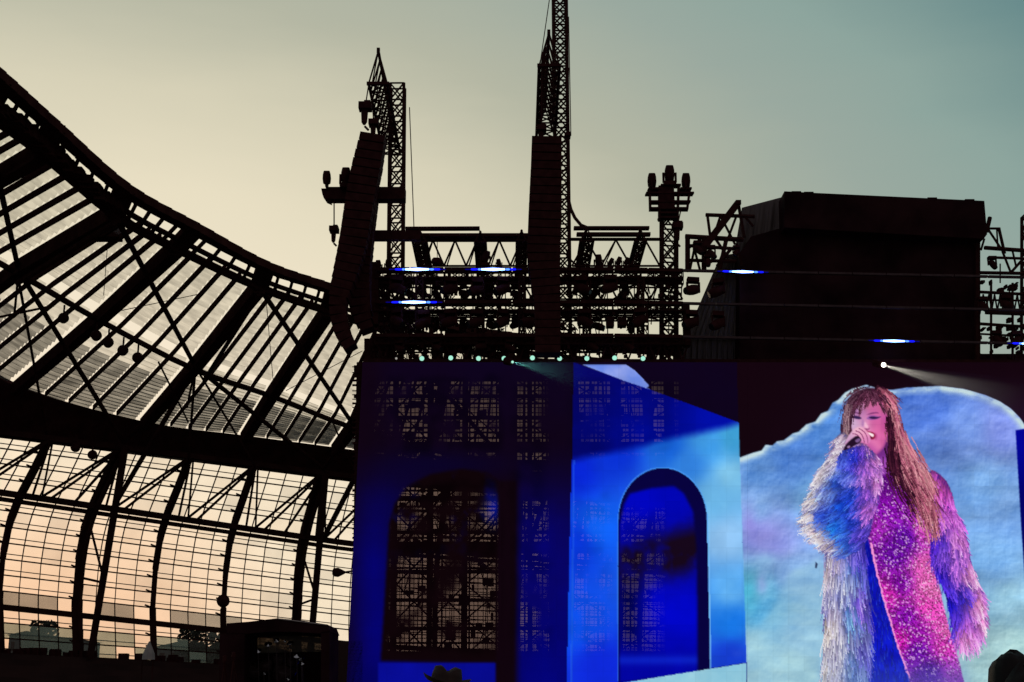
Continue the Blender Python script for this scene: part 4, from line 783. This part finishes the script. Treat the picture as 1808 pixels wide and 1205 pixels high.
# light tiers: batten in front, box truss behind, from the left mast out to the right edge
TIER = [(476, 500, 'upper'), (534, 559, 'middle'), (593, 615, 'lower')]
for k, (yb, yt, nm) in enumerate(TIER):
    sl_ = lambda x: 0
    truss('light_truss', S(662, yb+10, .7), S(1205, yb+10, .7), .55, .42, '%s long box truss across the stage roof, left of the roof block' % nm, 'truss', 'long light trusses', .06, .7)
    truss('light_truss', S(662, yt, 2.4), S(1205, yt, 2.4), .7, .30, '%s rear box truss behind the light tiers' % nm, 'truss', 'long light trusses', .05, 1.0, xb=False)
    t = thing('led_batten', S(930, yb, 0), '%s row of slim LED battens across the whole stage' % nm, 'LED batten', 'rows of LED battens'); ph = Vector((0, 0, 0))
    zL = S(930, yb, 0).z
    x = 664; n_ = 0
    for x in range(664, 1808, 60): MB().bar(S(x+1, yb+.9*(x > 1100)*(x-1100)*.022, -.1), S(x+59, yb+.9*(x+60 > 1100)*max(x+60-1100, 0)*.022, -.1), .2, (6.5 if x < 1200 else 4)*MPP).build('batten_housing', BATTEN if x >= 1200 else BLACK, t)
    tier_t = t; globals()['tier%d' % k] = t
def by(x, k): return TIER[k][0]+.9*max(x-1100, 0)*.022
BLUE = glow('blue_led', (.004, .006, 1.), 2.6); CORE = glow('white_blue_led', (.16, .32, 1.), 9.); MID = glow('sky_blue_led', (.07, .22, 1.), 2.2); DEEP = glow('deep_blue_led', s2l((8, 6, 120)), 1.0)
for x, k, w_ in ((735, 0, 1), (869, 0, 1), (729, 1, 1), (1310, 0, .9), (1577, 2, .9), (1822, 2, .9)):
    T = globals()['tier%d' % k]
    for a, b, m_, th in ((-48, -38, DEEP, 2), (-37.5, -25.5, BLUE, 3.5), (-25, -20.5, MID, 4), (-19.5, 22.5, CORE, 4.8), (24, 31, MID, 4), (31.5, 42, BLUE, 3.5), (42.5, 52, DEEP, 2)):
        p, q = S(x+a*w_, by(x+a, k), -.24), S(x+b*w_, by(x+b, k), -.24); L_ = (q-p).length; r0 = th*MPP*w_*.5; o = MB().lathe(p, q-p, [(0, r0*.62), (L_*.25, r0*.9), (L_*.5, r0*(1.15 if m_ is CORE else .95)), (L_*.75, r0*.9), (L_, r0*.62)], 10).build('led_strip', m_, T, True)
# hanging lamps between the tiers
rows = [('upper', [(700, 509), (796, 511), (843, 513), (888, 511), (1026, 510), (1078, 508), (1224, 512), (1268, 514)]), ('middle', [(700, 567), (748, 570), (795, 568), (842, 569), (888, 568), (934, 569), (1032, 568), (1131, 566), (1221, 570), (1268, 572)]), ('lower', [(705, 616), (770, 614), (850, 612), (900, 614), (1045, 612), (1110, 613)])]
rl = random.Random(5)
for nm, L_ in rows:
    for i, (x, y) in enumerate(L_): moving_head(x, y, 19 if nm != 'lower' else 13, 0.2, '%s light from left hanging in the %s row under a truss' % (ORD[i], nm), tilt=rl.choice((-1, 1))*(.9+.4*rl.random()), down=True, pan=rl.uniform(-.6, .6))
for nm, yy, xs in (('upper', 518, (676, 720, 745, 770, 818, 865, 910, 1050, 1102)), ('middle', 576, (676, 722, 770, 818, 866, 912, 1055, 1115))):
    for i, x in enumerate(xs): moving_head(x, yy+rl.gauss(0, 2), 14, 2.0, '%s light from left in the rear %s row, behind the front lamps' % (ORD[i], nm), tilt=rl.uniform(-1.3, 1.3), down=True, pan=rl.uniform(-.8, .8))
for i, (x, y, s) in enumerate(((857, 456, 14), (881, 466, 9), (1057, 462, 13), (1078, 464, 9), (1092, 463, 10), (1106, 463, 9), (668, 470, 11), (685, 468, 10))): moving_head(x, y, s, .6, '%s of the lights standing on top of the upper tier' % ORD[i], tilt=rl.uniform(-.5, .5))
t = thing('floodlight', S(773, 463, .3), 'oval floodlight hung by a wire above the left blue strip', 'floodlight'); MB().lathe(S(762, 461, .3), (1, 0, -.18), [(0, .1), (.08, .2), (.35, .24), (.5, .17), (.6, .1)], 10).build('lamp_body', BLACK, t, True); MB().tube(S(772, 455, .3), S(772, 425, .3), .025, 4).build('wire', BLACK, t)
for x, y, w_, h_, l in ((1077, 570, 7, 9, 'left of two black boxes on the middle tier'), (1098, 570, 8, 8, 'right of two black boxes on the middle tier'), (660, 520, 10, 60, 'black amplifier rack beside the left speaker arrays'), (782, 570, 7, 14, 'small black box hanging left in the middle tier'), (830, 600, 14, 10, 'black box in the lower tier near the left'), (1212, 575, 6, 40, 'black dimmer rack beside the light mast')):
    c = S(x, y, .8); o = MB().box(c, (w_*MPP, 0, 0), (0, .3, 0), (0, 0, h_*MPP)).box(c+Vector((0, -.31, h_*MPP*.4)), (w_*MPP*.8, 0, 0), (0, .03, 0), (0, 0, h_*MPP*.3)).build('equipment_box', BLACK); tag(o, l, 'box')
m = MB()                                            # cables, clamps and small gear in the tiers: too fine to count
for k in range(720):
    x = 655+548*rl.random()**1.25; y = rl.choice((486, 498, 506, 520, 524, 560, 576, 580, 492, 545, 552, 604, 612, 622, 628))+rl.gauss(0, 3); a = rl.random()
    if a < .5: m.box(S(x, y, .4+rl.random()), ((1+3*rl.random())*MPP, 0, 0), (0, .1, 0), (0, 0, (1+3*rl.random())*MPP))
    else: m.tube(S(x, y, 1), S(x+rl.gauss(0, 8), y+8+10*rl.random(), 1), .035, 4)
for x in range(664, 1205, 12):
    if rl.random() < .75: m.tube(S(x, 480, 1.5), S(x+rl.gauss(0, 1), 480+rl.choice((50, 110, 150)), 1.5), .04, 4)
tag(m.build('rigging_clutter', BLACK), 'tangle of black cables, clamps and pipes in the light tiers', 'rigging', kind='stuff')
# dark header above the LED wall, with holes, and lit teal lamps
hd = thing('header_truss', S(920, 628, .2), 'dark header beam along the top edge of the LED wall', 'beam')
MB().bar(S(641, 638.5, .2), S(1850, 640, .2), .4, 7*MPP).build('lower_chord', BLACK, hd); MB().bar(S(662, 603, .9), S(1205, 603, .9), .3, 9*MPP).build('upper_chord', BLACK, hd)
m = MB()
for x in range(665, 1205, 24): m.tube(S(x, 604, .8), S(x+12, 636, .8), .06, 4); m.tube(S(x+24, 604, .8), S(x+12, 636, .8), .06, 4)
tag(m.build('bracing', BLACK, hd), kind='stuff')
for x, w_ in ((655, 24), (690, 14), (772, 20), (826, 14), (868, 16), (925, 22), (1012, 14), (1072, 18), (1150, 16), (1196, 14)): MB().prism([S(x-w_/2, 598, 1.2), S(x+w_/2, 598, 1.2), S(x+w_/2, 640, 1.2), S(x-w_/2, 640, 1.2)], (0, .3, 0)).build('panel', BLACK, hd)
TEALG = glow('teal_lamp', s2l((165, 232, 208)), 1.1); WARMG = glow('warm_white_lamp', (1, .93, .78), 14)
for i, (x, y) in enumerate(((745, 633), (796, 632), (845, 633), (890, 633), (940, 632), (988, 633), (1036, 633), (1085, 632), (1135, 633))):
    t = thing('spot_lamp', S(x, y, -.2), '%s from left of the row of glowing pale green lamps above the screen' % ORD[i], 'lamp', 'glowing lamps above the screen')
    c = S(x, y, -.2); ax = Vector((0, -1, -.35)).normalized(); MB().lathe(c-ax*.25, ax, [(0, .06), (.06, .13), (.3, .15), (.34, .13)], 10).build('housing', BLACK, t); MB().lathe(c+ax*.095, ax, [(0, .125), (.05, .085), (.07, .01)], 10).build('lens', TEALG, t)
t = thing('spot_lamp', S(700, 633, -.2), 'dim white lamp at the left end above the screen', 'lamp'); c = S(700, 633, -.2); MB().lathe(c, (0, -1, -.3), [(0, .05), (.1, .07)], 8).build('housing', BLACK, t); MB().lathe(c+Vector((0, -.1, -.03)), (0, -1, -.3), [(0, .06), (.02, .05)], 8).build('lens', glow('dim_lamp', (.35, .33, .3), 1), t)
# ---------------------------------------------------------------- curtained roof block at the right
blk = thing('roof_block', S(1560, 640, 3), 'big black tarpaulin-clad roof block over the right of the stage', 'stage roof')
MB().prism([S(1385, 338, 0), S(1440, 341, 0), S(1738, 355, 0), S(1743, 414, 0), S(1737, 422, 0), S(1560, 412, 0), S(1385, 402, 0)], (0, 7, 0)).build('upper_box', TARP, blk)
MB().prism([S(1306, 447, 1), S(1326, 418, 1), S(1386, 401, 1), S(1560, 411, 1), S(1722, 419, 1), S(1724, 640, 1), S(1306, 640, 1)], (0, 6, 0)).build('lower_box', TARP, blk)
for x, y in ((1400, 340), (1422, 341), (1640, 351), (1706, 354)): MB().box(S(x+6, y, .05), (9*MPP, 0, 0), (0, .04, 0), (0, 0, 2*MPP)).build('roof_cap', TARP, blk)
def cloth(name, corners, folds, amp, m_, parent, label=None, nu=70, nv=12, dy=3.):
    (x0, y0), (x1, y1), (x2, y2), (x3, y3) = corners; rows = []
    for j in range(nv+1):
        v = j/nv; row = []
        for i in range(nu+1):
            u = i/nu; x = (x0*(1-u)+x1*u)*(1-v)+(x3*(1-u)+x2*u)*v; y = (y0*(1-u)+y1*u)*(1-v)+(y3*(1-u)+y2*u)*v
            row.append(S(x, y, dy+amp*(math.sin(u*folds*6.28+1.3*v)+.5*math.sin(u*folds*2.3*6.28+2*v))*(.4+.6*v)))
        rows.append(row)
    back = [[p+Vector((0, .03, 0)) for p in r_] for r_ in rows]; b = MB().grid(rows); b.grid(back); o = b.build(name, m_, parent, True)
    if label: tag(o, label)
    return o
def fabric(name, col, trans):
    m = bpy.data.materials.new(name); m.use_nodes = True; t = m.node_tree; t.nodes.clear(); n = t.nodes.new; L = t.links.new; o = n('ShaderNodeOutputMaterial'); d = n('ShaderNodeBsdfDiffuse'); l = n('ShaderNodeBsdfTranslucent'); x = n('ShaderNodeMixShader'); x.inputs[0].default_value = trans
    tc = n('ShaderNodeTexCoord'); z = n('ShaderNodeTexNoise'); z.inputs['Scale'].default_value = 2.5; r = n('ShaderNodeValToRGB'); r.color_ramp.elements[0].color = tuple(c*.7 for c in col)+(1,); r.color_ramp.elements[1].color = tuple(c*1.25 for c in col)+(1,)
    mp = n('ShaderNodeMapping'); mp.inputs['Scale'].default_value = (3, 1, .3); L(tc.outputs['Object'], mp.inputs[0]); L(mp.outputs[0], z.inputs[0]); L(z.outputs[0], r.inputs[0])
    L(r.outputs[0], d.inputs[0]); L(r.outputs[0], l.inputs[0]); L(d.outputs[0], x.inputs[1]); L(l.outputs[0], x.inputs[2]); L(x.outputs[0], o.inputs[0]); return m
GREY = fabric('grey_stage_fabric', (.36, .31, .29), .5); GREY2 = fabric('dark_grey_fabric', (.30, .25, .24), .4)
cloth('side_tarpaulin', [(1310, 367), (1386, 347), (1386, 404), (1296, 450)], 4, .12, GREY2, blk, 'slack grey tarpaulin over the side of the roof block', dy=1.6)
cloth('side_tarpaulin', [(1300, 440), (1346, 404), (1340, 480), (1262, 500)], 5, .1, GREY2, blk, dy=2.6)
cur = thing('curtain', S(1260, 640, 3), 'grey gathered backdrop curtain left of the black roof block', 'curtain'); cloth('fabric', [(1272, 452), (1308, 446), (1308, 600), (1208, 600)], 9, .12, GREY, cur, nu=110, dy=2.4); cloth('fabric', [(1204, 596), (1308, 596), (1310, 640), (1204, 640)], 9, .1, GREY2, cur, nu=110, dy=2.6)
rl = random.Random(6)
ra = thing('roof_jib', S(1240, 440, .5), 'raised diagonal arm with hanging lattice left of the roof block', 'arm'); MB().bar(S(1238, 444, .5), S(1302, 360, .5), .35, 9*MPP, (0, 1, 0)).build('beam', BLACK, ra); MB().box(S(1303, 359, .5), (5*MPP, 0, 0), (0, .2, 0), (0, 0, 4*MPP)).build('head', BLACK, ra)
for a, b, w_ in (((1246, 380), (1332, 383), .11), ((1249, 380), (1254, 418), .08), ((1272, 381), (1262, 412), .07), ((1272, 381), (1298, 432), .07), ((1300, 382), (1282, 430), .07), ((1304, 362), (1314, 420), .09), ((1316, 384), (1330, 400), .07), ((1210, 418), (1312, 424), .14), ((1212, 434), (1300, 440), .1), ((1210, 460), (1300, 462), .1), ((1214, 418), (1214, 480), .14), ((1243, 420), (1243, 480), .14), ((1282, 424), (1270, 478), .12), ((1214, 440), (1240, 420), .07), ((1218, 478), (1226, 440), .07), ((1236, 478), (1226, 440), .07), ((1262, 420), (1286, 456), .08), ((1290, 440), (1266, 470), .1), ((1300, 430), (1310, 470), .08)): MB().tube(S(*a, .8), S(*b, .8), w_, 5).build('member', ALU, ra)
for i, (x, y, s) in enumerate(((1232, 440, 13), (1255, 448, 13), (1250, 462, 11), (1300, 445, 10))): moving_head(x, y, s, .4, '%s light from left under the raised roof arm' % ORD[i], tilt=rl.uniform(-1, 1), down=True)
# lattice at the far right
rt = thing('side_lattice', S(1770, 640, 1), 'open lattice bay between the roof block and the right picture edge', 'lattice')
for a, b, w_ in (((1742, 404), (1766, 404), .07), ((1764, 404), (1774, 448), .09), ((1744, 404), (1772, 446), .07), ((1760, 404), (1762, 440), .05), ((1738, 438), (1808, 443), .12), ((1745, 455), (1808, 457), .08), ((1730, 482), (1850, 484), .1), ((1770, 444), (1785, 482), .07), ((1785, 482), (1808, 456), .08), ((1788, 444), (1794, 470), .06), ((1726, 424), (1726, 640), .16), ((1716, 422), (1724, 440), .06), ((1730, 422), (1724, 440), .06), ((1738, 422), (1732, 442), .06), ((1748, 384), (1742, 410), .12), ((1766, 466), (1766, 500), .04), ((1728, 516), (1850, 522), .09), ((1726, 572), (1850, 580), .09), ((1750, 500), (1750, 640), .07), ((1788, 500), (1788, 640), .07), ((1728, 590), (1850, 596), .06), ((1728, 530), (1850, 532), .06), ((1740, 552), (1850, 556), .12)): MB().tube(S(*a, .8), S(*b, .8), w_, 5).build('member', ALU, rt)
m = MB()
for k in range(8): x = 1730+10*k; m.tube(S(x, 555, 1.4), S(x+6, 520, 1.4), .05, 4); m.tube(S(x+12, 555, 1.4), S(x+6, 520, 1.4), .05, 4)
for k in range(45): m.box(S(1726+80*rl.random(), rl.choice((500, 508, 512, 566, 572, 580, 590, 600, 612, 622, 632))+rl.gauss(0, 2), 1), ((1+4*rl.random())*MPP, 0, 0), (0, .2, 0), (0, 0, (1+3.5*rl.random())*MPP))
tag(m.build('bracing', ALU, rt), kind='stuff')
for i, (x, y, s) in enumerate(((1735, 540, 14), (1776, 538, 15), (1752, 466, 12), (1760, 600, 14), (1795, 602, 15))): moving_head(x, y, s, .3, '%s of the lights hung in the far right lattice bay' % ORD[i], tilt=rl.uniform(-1, 1), down=True)
MB().prism([S(1722, 625, 1.6), S(1850, 625, 1.6), S(1850, 642, 1.6), S(1722, 642, 1.6)], (0, .3, 0)).build('panel', BLACK, rt)
MB().prism([S(1196, 606, 3.4), S(1310, 606, 3.4), S(1310, 640, 3.4), S(1196, 640, 3.4)], (0, .2, 0)).build('panel', BLACK, hd)
# ---------------------------------------------------------------- bright spotlight and its beam in the smoke
def spot(px, py, tx, ty, label, energy, lens, L_, ang, dens, col, dy=-1., lr=1.):
    c = S(px, py, dy); d = (S(tx, ty, dy-1.2)-c).normalized(); t = thing('spotlight', c, label, 'spotlight')
    MB().lathe(c-d*.55, d, [(0, .1), (.08, .2), (.4, .2), (.5, .17)], 10).build('housing', BLACK, t)
    MB().lathe(c-Vector((0, .05, 0)), Vector((0, -1, -.2)), [(0, .05*lr), (.03*lr, .15*lr), (.1*lr, .15*lr), (.16*lr, .1*lr), (.2*lr, .01)], 14).build('lens', lens, t)
    li = bpy.data.lights.new('spotlight_lamp', 'SPOT'); li.energy = energy; li.spot_size = ang*2; li.spot_blend = .5; li.shadow_soft_size = .05; li.color = col; lo = bpy.data.objects.new('spotlight_lamp', li); COL.objects.link(lo); lo.location = c+d*.1; lo.rotation_euler = (-d).to_track_quat('Z', 'Y').to_euler()
    lo.parent = t; lo.matrix_parent_inverse = Matrix.Translation(-t.location)
    sm = bpy.data.materials.new('lit_smoke'); sm.use_nodes = True; k = sm.node_tree; k.nodes.clear(); v = k.nodes.new('ShaderNodeVolumePrincipled'); v.inputs['Color'].default_value = (1, 1, 1, 1); tcv = k.nodes.new('ShaderNodeTexCoord'); ds = k.nodes.new('ShaderNodeVectorMath'); ds.operation = 'DISTANCE'; ds.inputs[1].default_value = c; mr = k.nodes.new('ShaderNodeMapRange'); mr.interpolation_type = 'SMOOTHSTEP'; mr.inputs[1].default_value = 0; mr.inputs[2].default_value = L_*.97; mr.inputs[3].default_value = dens; mr.inputs[4].default_value = 0; k.links.new(tcv.outputs['Object'], ds.inputs[0]); k.links.new(ds.outputs['Value'], mr.inputs[0]); k.links.new(mr.outputs[0], v.inputs['Density']); v.inputs['Anisotropy'].default_value = 0; o = k.nodes.new('ShaderNodeOutputMaterial'); k.links.new(v.outputs[0], o.inputs['Volume'])
    b = MB().lathe(c+d*.15, d, [(0, .12), (L_*.5, .12+L_*.5*math.tan(ang)*1.1), (L_, .12+L_*math.tan(ang)*1.1)], 24).build('smoke_wisp', sm); tag(b, 'wisp of smoke in front of the '+label, 'smoke', kind='stuff'); return t
spot(1559, 645, 1660, 672, 'bright white spotlight above the pictured mountain', 6000, WARMG, 8.0, R(8), .05, (1, .95, .8), lr=.75)
spot(905, 640, 965, 652, 'faint teal spotlight at the top edge of the dark screen section', 1500, TEALG, 5.0, R(11), .03, (.25, 1, .9), -1.0, .45)
# ---------------------------------------------------------------- cabin with band gear at lower left
cb_ = thing('stage_cabin', (P(488, 1200, 63).x, 64, 1.8), 'dark cabin with a low pitched roof between glass wall and screen', 'cabin'); C_ = lambda x, y, dy=0: P(x, y, 62+dy)
MB().prism([C_(400, 1101), C_(440, 1098), C_(490, 1092), C_(535, 1096), C_(578, 1103), C_(583, 1116), C_(565, 1119), C_(520, 1116), C_(470, 1116), C_(430, 1120), C_(400, 1120)], (0, 3.4, 0)).build('roof', TARP, cb_)
MB().prism([C_(388, 1119), C_(432, 1119), C_(430, 1245), C_(386, 1245)], (0, 3.2, 0)).build('side_wall', TARP, cb_); MB().prism([C_(567, 1117), C_(582, 1115), C_(581, 1245), C_(566, 1245)], (0, 3.2, 0)).build('side_wall', TARP, cb_)
MB().prism([C_(430, 1118, 3.3), C_(568, 1118, 3.3), C_(568, 1152, 3.3), C_(430, 1156, 3.3)], (0, .04, 0)).build('pane', pane_mat('smoked_pane', (.30, .26, .22), .3, .2, .25), cb_); MB().prism([C_(430, 1154, 3.3), C_(568, 1151, 3.3), C_(568, 1240, 3.3), C_(430, 1240, 3.3)], (0, .1, 0)).build('back_wall', TARP, cb_)
m = MB(); m.tube(C_(490, 1093, -.03), C_(578, 1104, -.03), .03, 5); m.build('roof_edge', mat('bare_metal_edge', (.5, .45, .4), .3, .8, noise=.2), cb_)
tag(MB().prism([C_(582, 1132, 8), C_(640, 1132, 8), C_(640, 1250, 8), C_(582, 1250, 8)], (0, 2, 0)).build('barrier_wall', CONC), 'low dark wall between the cabin and the screen', 'wall')
CHR = mat('polished_metal', (.7, .72, .72), .12, 1., noise=.1, spec=.5); SHELL = mat('drum_shell', (.05, .03, .03), .25, noise=.3, spec=.5)
kit = thing('drum_kit', (P(490, 1200, 63.5).x, 63.5, 1.8), 'drum kit with shiny cymbals inside the dark cabin', 'drum kit'); D_ = lambda x, y, dy=0: P(x, y, 63.4+dy); rd_ = random.Random(9)
for x, y, s in ((470, 1180, .34), (492, 1168, .26), (516, 1172, .26), (500, 1195, .5), (447, 1190, .36)): dr = MB().lathe(D_(x, y, .2), Vector((rd_.gauss(0, .2), -.5, .8)), [(-.02, s*.98), (0, s), (s*.9, s), (s*.92, s*.98)], 14).build('drum', SHELL, kit, True); MB().lathe(D_(x, y, .2)+Vector((0, -.02, s*.6)), Vector((0, -.5, .8)), [(0, s*1.03), (.03, s*1.03)], 14).build('rim', CHR, dr)
for x, y, s in ((474, 1138, .17), (488, 1131, .14), (512, 1136, .15), (524, 1158, .17), (534, 1172, .12), (456, 1150, .15), (532, 1164, .12), (466, 1190, .1), (508, 1200, .1), (410, 1180, .08), (428, 1181, .07), (503, 1133, .08)): cy = MB().lathe(D_(x, y, -.5), Vector((rd_.gauss(0, .4), -.8+rd_.gauss(0, .3), .8)), [(0, s), (.02, s*.9), (.05, s*.25), (.09, s*.12)], 16).build('cymbal', CHR, kit, True); MB().tube(D_(x, y, -.5), D_(x+2, 1240, -.4), .02, 4).build('stand', SHELL, cy)
for i, (x, l) in enumerate(((412, 'leftmost tripod stand in front of the dark cabin'), (396, 'tripod stand left of the dark cabin'))):
    t = thing('tripod_stand', C_(x, 1240, -1), l, 'stand'); top = C_(x, 1166+6*i, -1)
    for dx in (-10, 3, 12): MB().tube(top, C_(x+dx, 1240, -1+.05*dx), .03, 5).build('leg', ALU, t)
    MB().lathe(top, (0, 0, 1), [(0, .06), (.12, .1), (.3, .08), (.34, .03)], 8).build('head', BLACK, t)
# ---------------------------------------------------------------- people in front
SKIN = mat('skin', (.28, .16, .11), .6, noise=.15, scale=20); HAIR = mat('dark_hair', (.012, .007, .006), .6, noise=.4, scale=30); SHIRT = mat('dark_jacket', (.02, .015, .018), .85, noise=.3, scale=12); HATM = mat('brown_felt', (.06, .035, .03), .85, noise=.25, scale=14, bump=.2)
def person(name, x, y, h, label, facing=0.):
    me = bpy.data.meshes.new(name); s = h/1.75
    V_ = [(0, 0, .95), (0, 0, 1.15), (0, -.01, 1.36), (0, -.005, 1.47), (0, .0, 1.54), (0, .015, 1.62), (0, .012, 1.70), (-.19, 0, 1.38), (-.25, .03, 1.12), (-.24, .12, .88), (-.24, .16, .80), (.19, 0, 1.38), (.25, .03, 1.12), (.24, .12, .88), (.24, .16, .80), (-.10, 0, .88), (-.11, .01, .5), (-.12, -.02, .08), (-.13, .13, .03), (.10, 0, .88), (.11, .01, .5), (.12, -.02, .08), (.13, .13, .03)]
    E_ = [(0, 1), (1, 2), (2, 3), (3, 4), (4, 5), (5, 6), (2, 7), (7, 8), (8, 9), (9, 10), (2, 11), (11, 12), (12, 13), (13, 14), (0, 15), (15, 16), (16, 17), (17, 18), (0, 19), (19, 20), (20, 21), (21, 22)]
    Rd = [.15, .14, .15, .07, .058, .085, .07, .075, .05, .042, .035, .075, .05, .042, .035, .095, .06, .045, .035, .095, .06, .045, .035]
    n0 = len(V_)
    for sx, w_ in ((-1, 10), (1, 14)):               # five fingers each
        for k in range(5):
            a = len(V_); dx = (k-2)*.018; L = (.075, .085, .09, .08, .06)[k]
            V_ += [(sx*.24+dx, .175, .765), (sx*.24+dx*1.2, .19, .765-L*.5), (sx*.24+dx*1.1, .18, .765-L)]; E_ += [(w_, a), (a, a+1), (a+1, a+2)]; Rd += [.011, .0095, .008]
    me.from_pydata([(a*s, b*s, c*s) for a, b, c in V_], E_, []); o = bpy.data.objects.new(name, me); COL.objects.link(o); o.location = (x, y, 0); o.rotation_euler = (0, 0, facing); me.materials.append(SHIRT)
    bm = bmesh.new(); bm.from_mesh(me); ly = bm.verts.layers.skin.verify()
    for v, r_ in zip(bm.verts, Rd): v[ly].radius = (r_*s, r_*s*(.75 if r_ > .12 else 1)); v[ly].use_root = v.index == 0
    bm.to_mesh(me); bm.free(); o.modifiers.new('skin', 'SKIN'); o.modifiers.new('smooth', 'SUBSURF').levels = 1; o.modifiers['smooth'].render_levels = 2
    tag(o, label, 'person'); return o
def child(o, mb, name, m_, smooth=True):
    c = mb.build(name, m_, None, smooth); c.parent = o; return c
q = P(1772, 1144, 5.6); h1 = q.z-.035; pa = person('person', q.x+.02, 5.6, h1, 'person with dark tied-up hair seen from behind at lower right', .15); s = h1/1.75; rh = random.Random(2)
def lump(b, c, rx, ry, rz, seed, n=18, k=12, amp=.06):
    r_ = random.Random(seed); ph = [r_.random()*6.28 for _ in range(6)]; rows = []
    for j in range(k+1):
        th = math.pi*j/k; row = []
        for i in range(n+1):
            f = 6.2832*i/n; d = 1+amp*(math.sin(3*f+ph[0]+2*th)+math.sin(5*th+ph[1]+f)+.7*math.sin(7*f+ph[2])*math.sin(th)); row.append(Vector(c)+Vector((rx*d*math.sin(th)*math.cos(f), ry*d*math.sin(th)*math.sin(f), rz*d*math.cos(th))))
        rows.append(row)
    return b.grid(rows)
hb = lump(MB(), (0, -.005, 1.645*s), .092, .11, .125, 4); lump(hb, (-.0, -.10, 1.60*s), .08, .07, .12, 5); child(pa, hb, 'hair', HAIR)
child(pa, lump(MB(), (.075, -.03, 1.70*s), .035, .05, .035, 6, amp=.09), 'hair_bun', HAIR)
for sx in (-1, 1): child(pa, lump(MB(), (sx*.092, .0, 1.60*s), .015, .028, .036, 7, 10, 8, .03), 'ear', SKIN)
q = P(785, 1169, 9.2); h2 = q.z-.04; pb = person('person', q.x+.01, 9.2, h2, 'person in a brown cowboy hat at the bottom, left of the picture middle', -.3); s = h2/1.75
ht = MB(); rows = []
for j, (r_, z_) in enumerate(((.0, .105), (.05, .112), (.085, .10), (.097, .05), (.102, .0), (.12, -.005), (.14, .0), (.155, .015))):
    row = []
    for i in range(33):
        f = 6.2832*i/32; e = 1.18 if j < 5 else 1.12; up = .055*abs(math.cos(f))**2.2*max(0, (r_-.1)/.085); dent = -.035*math.exp(-(math.cos(f)*r_/.03)**2) if j < 3 else 0; row.append(Vector((r_*math.cos(f), r_*e*math.sin(f), 1.66*s+z_+up+dent)))
    rows.append(row)
ht.grid(rows); hat_ = child(pb, ht, 'hat', HATM); hat_.matrix_local = Matrix.Translation((0, 0, 1.66*s)) @ Matrix.Rotation(R(9), 4, 'Y') @ Matrix.Rotation(R(25), 4, 'Z') @ Matrix.Translation((0, 0, -1.66*s)); child(pb, lump(MB(), (0, 0, 1.625*s), .088, .10, .11, 8), 'hair', HAIR)
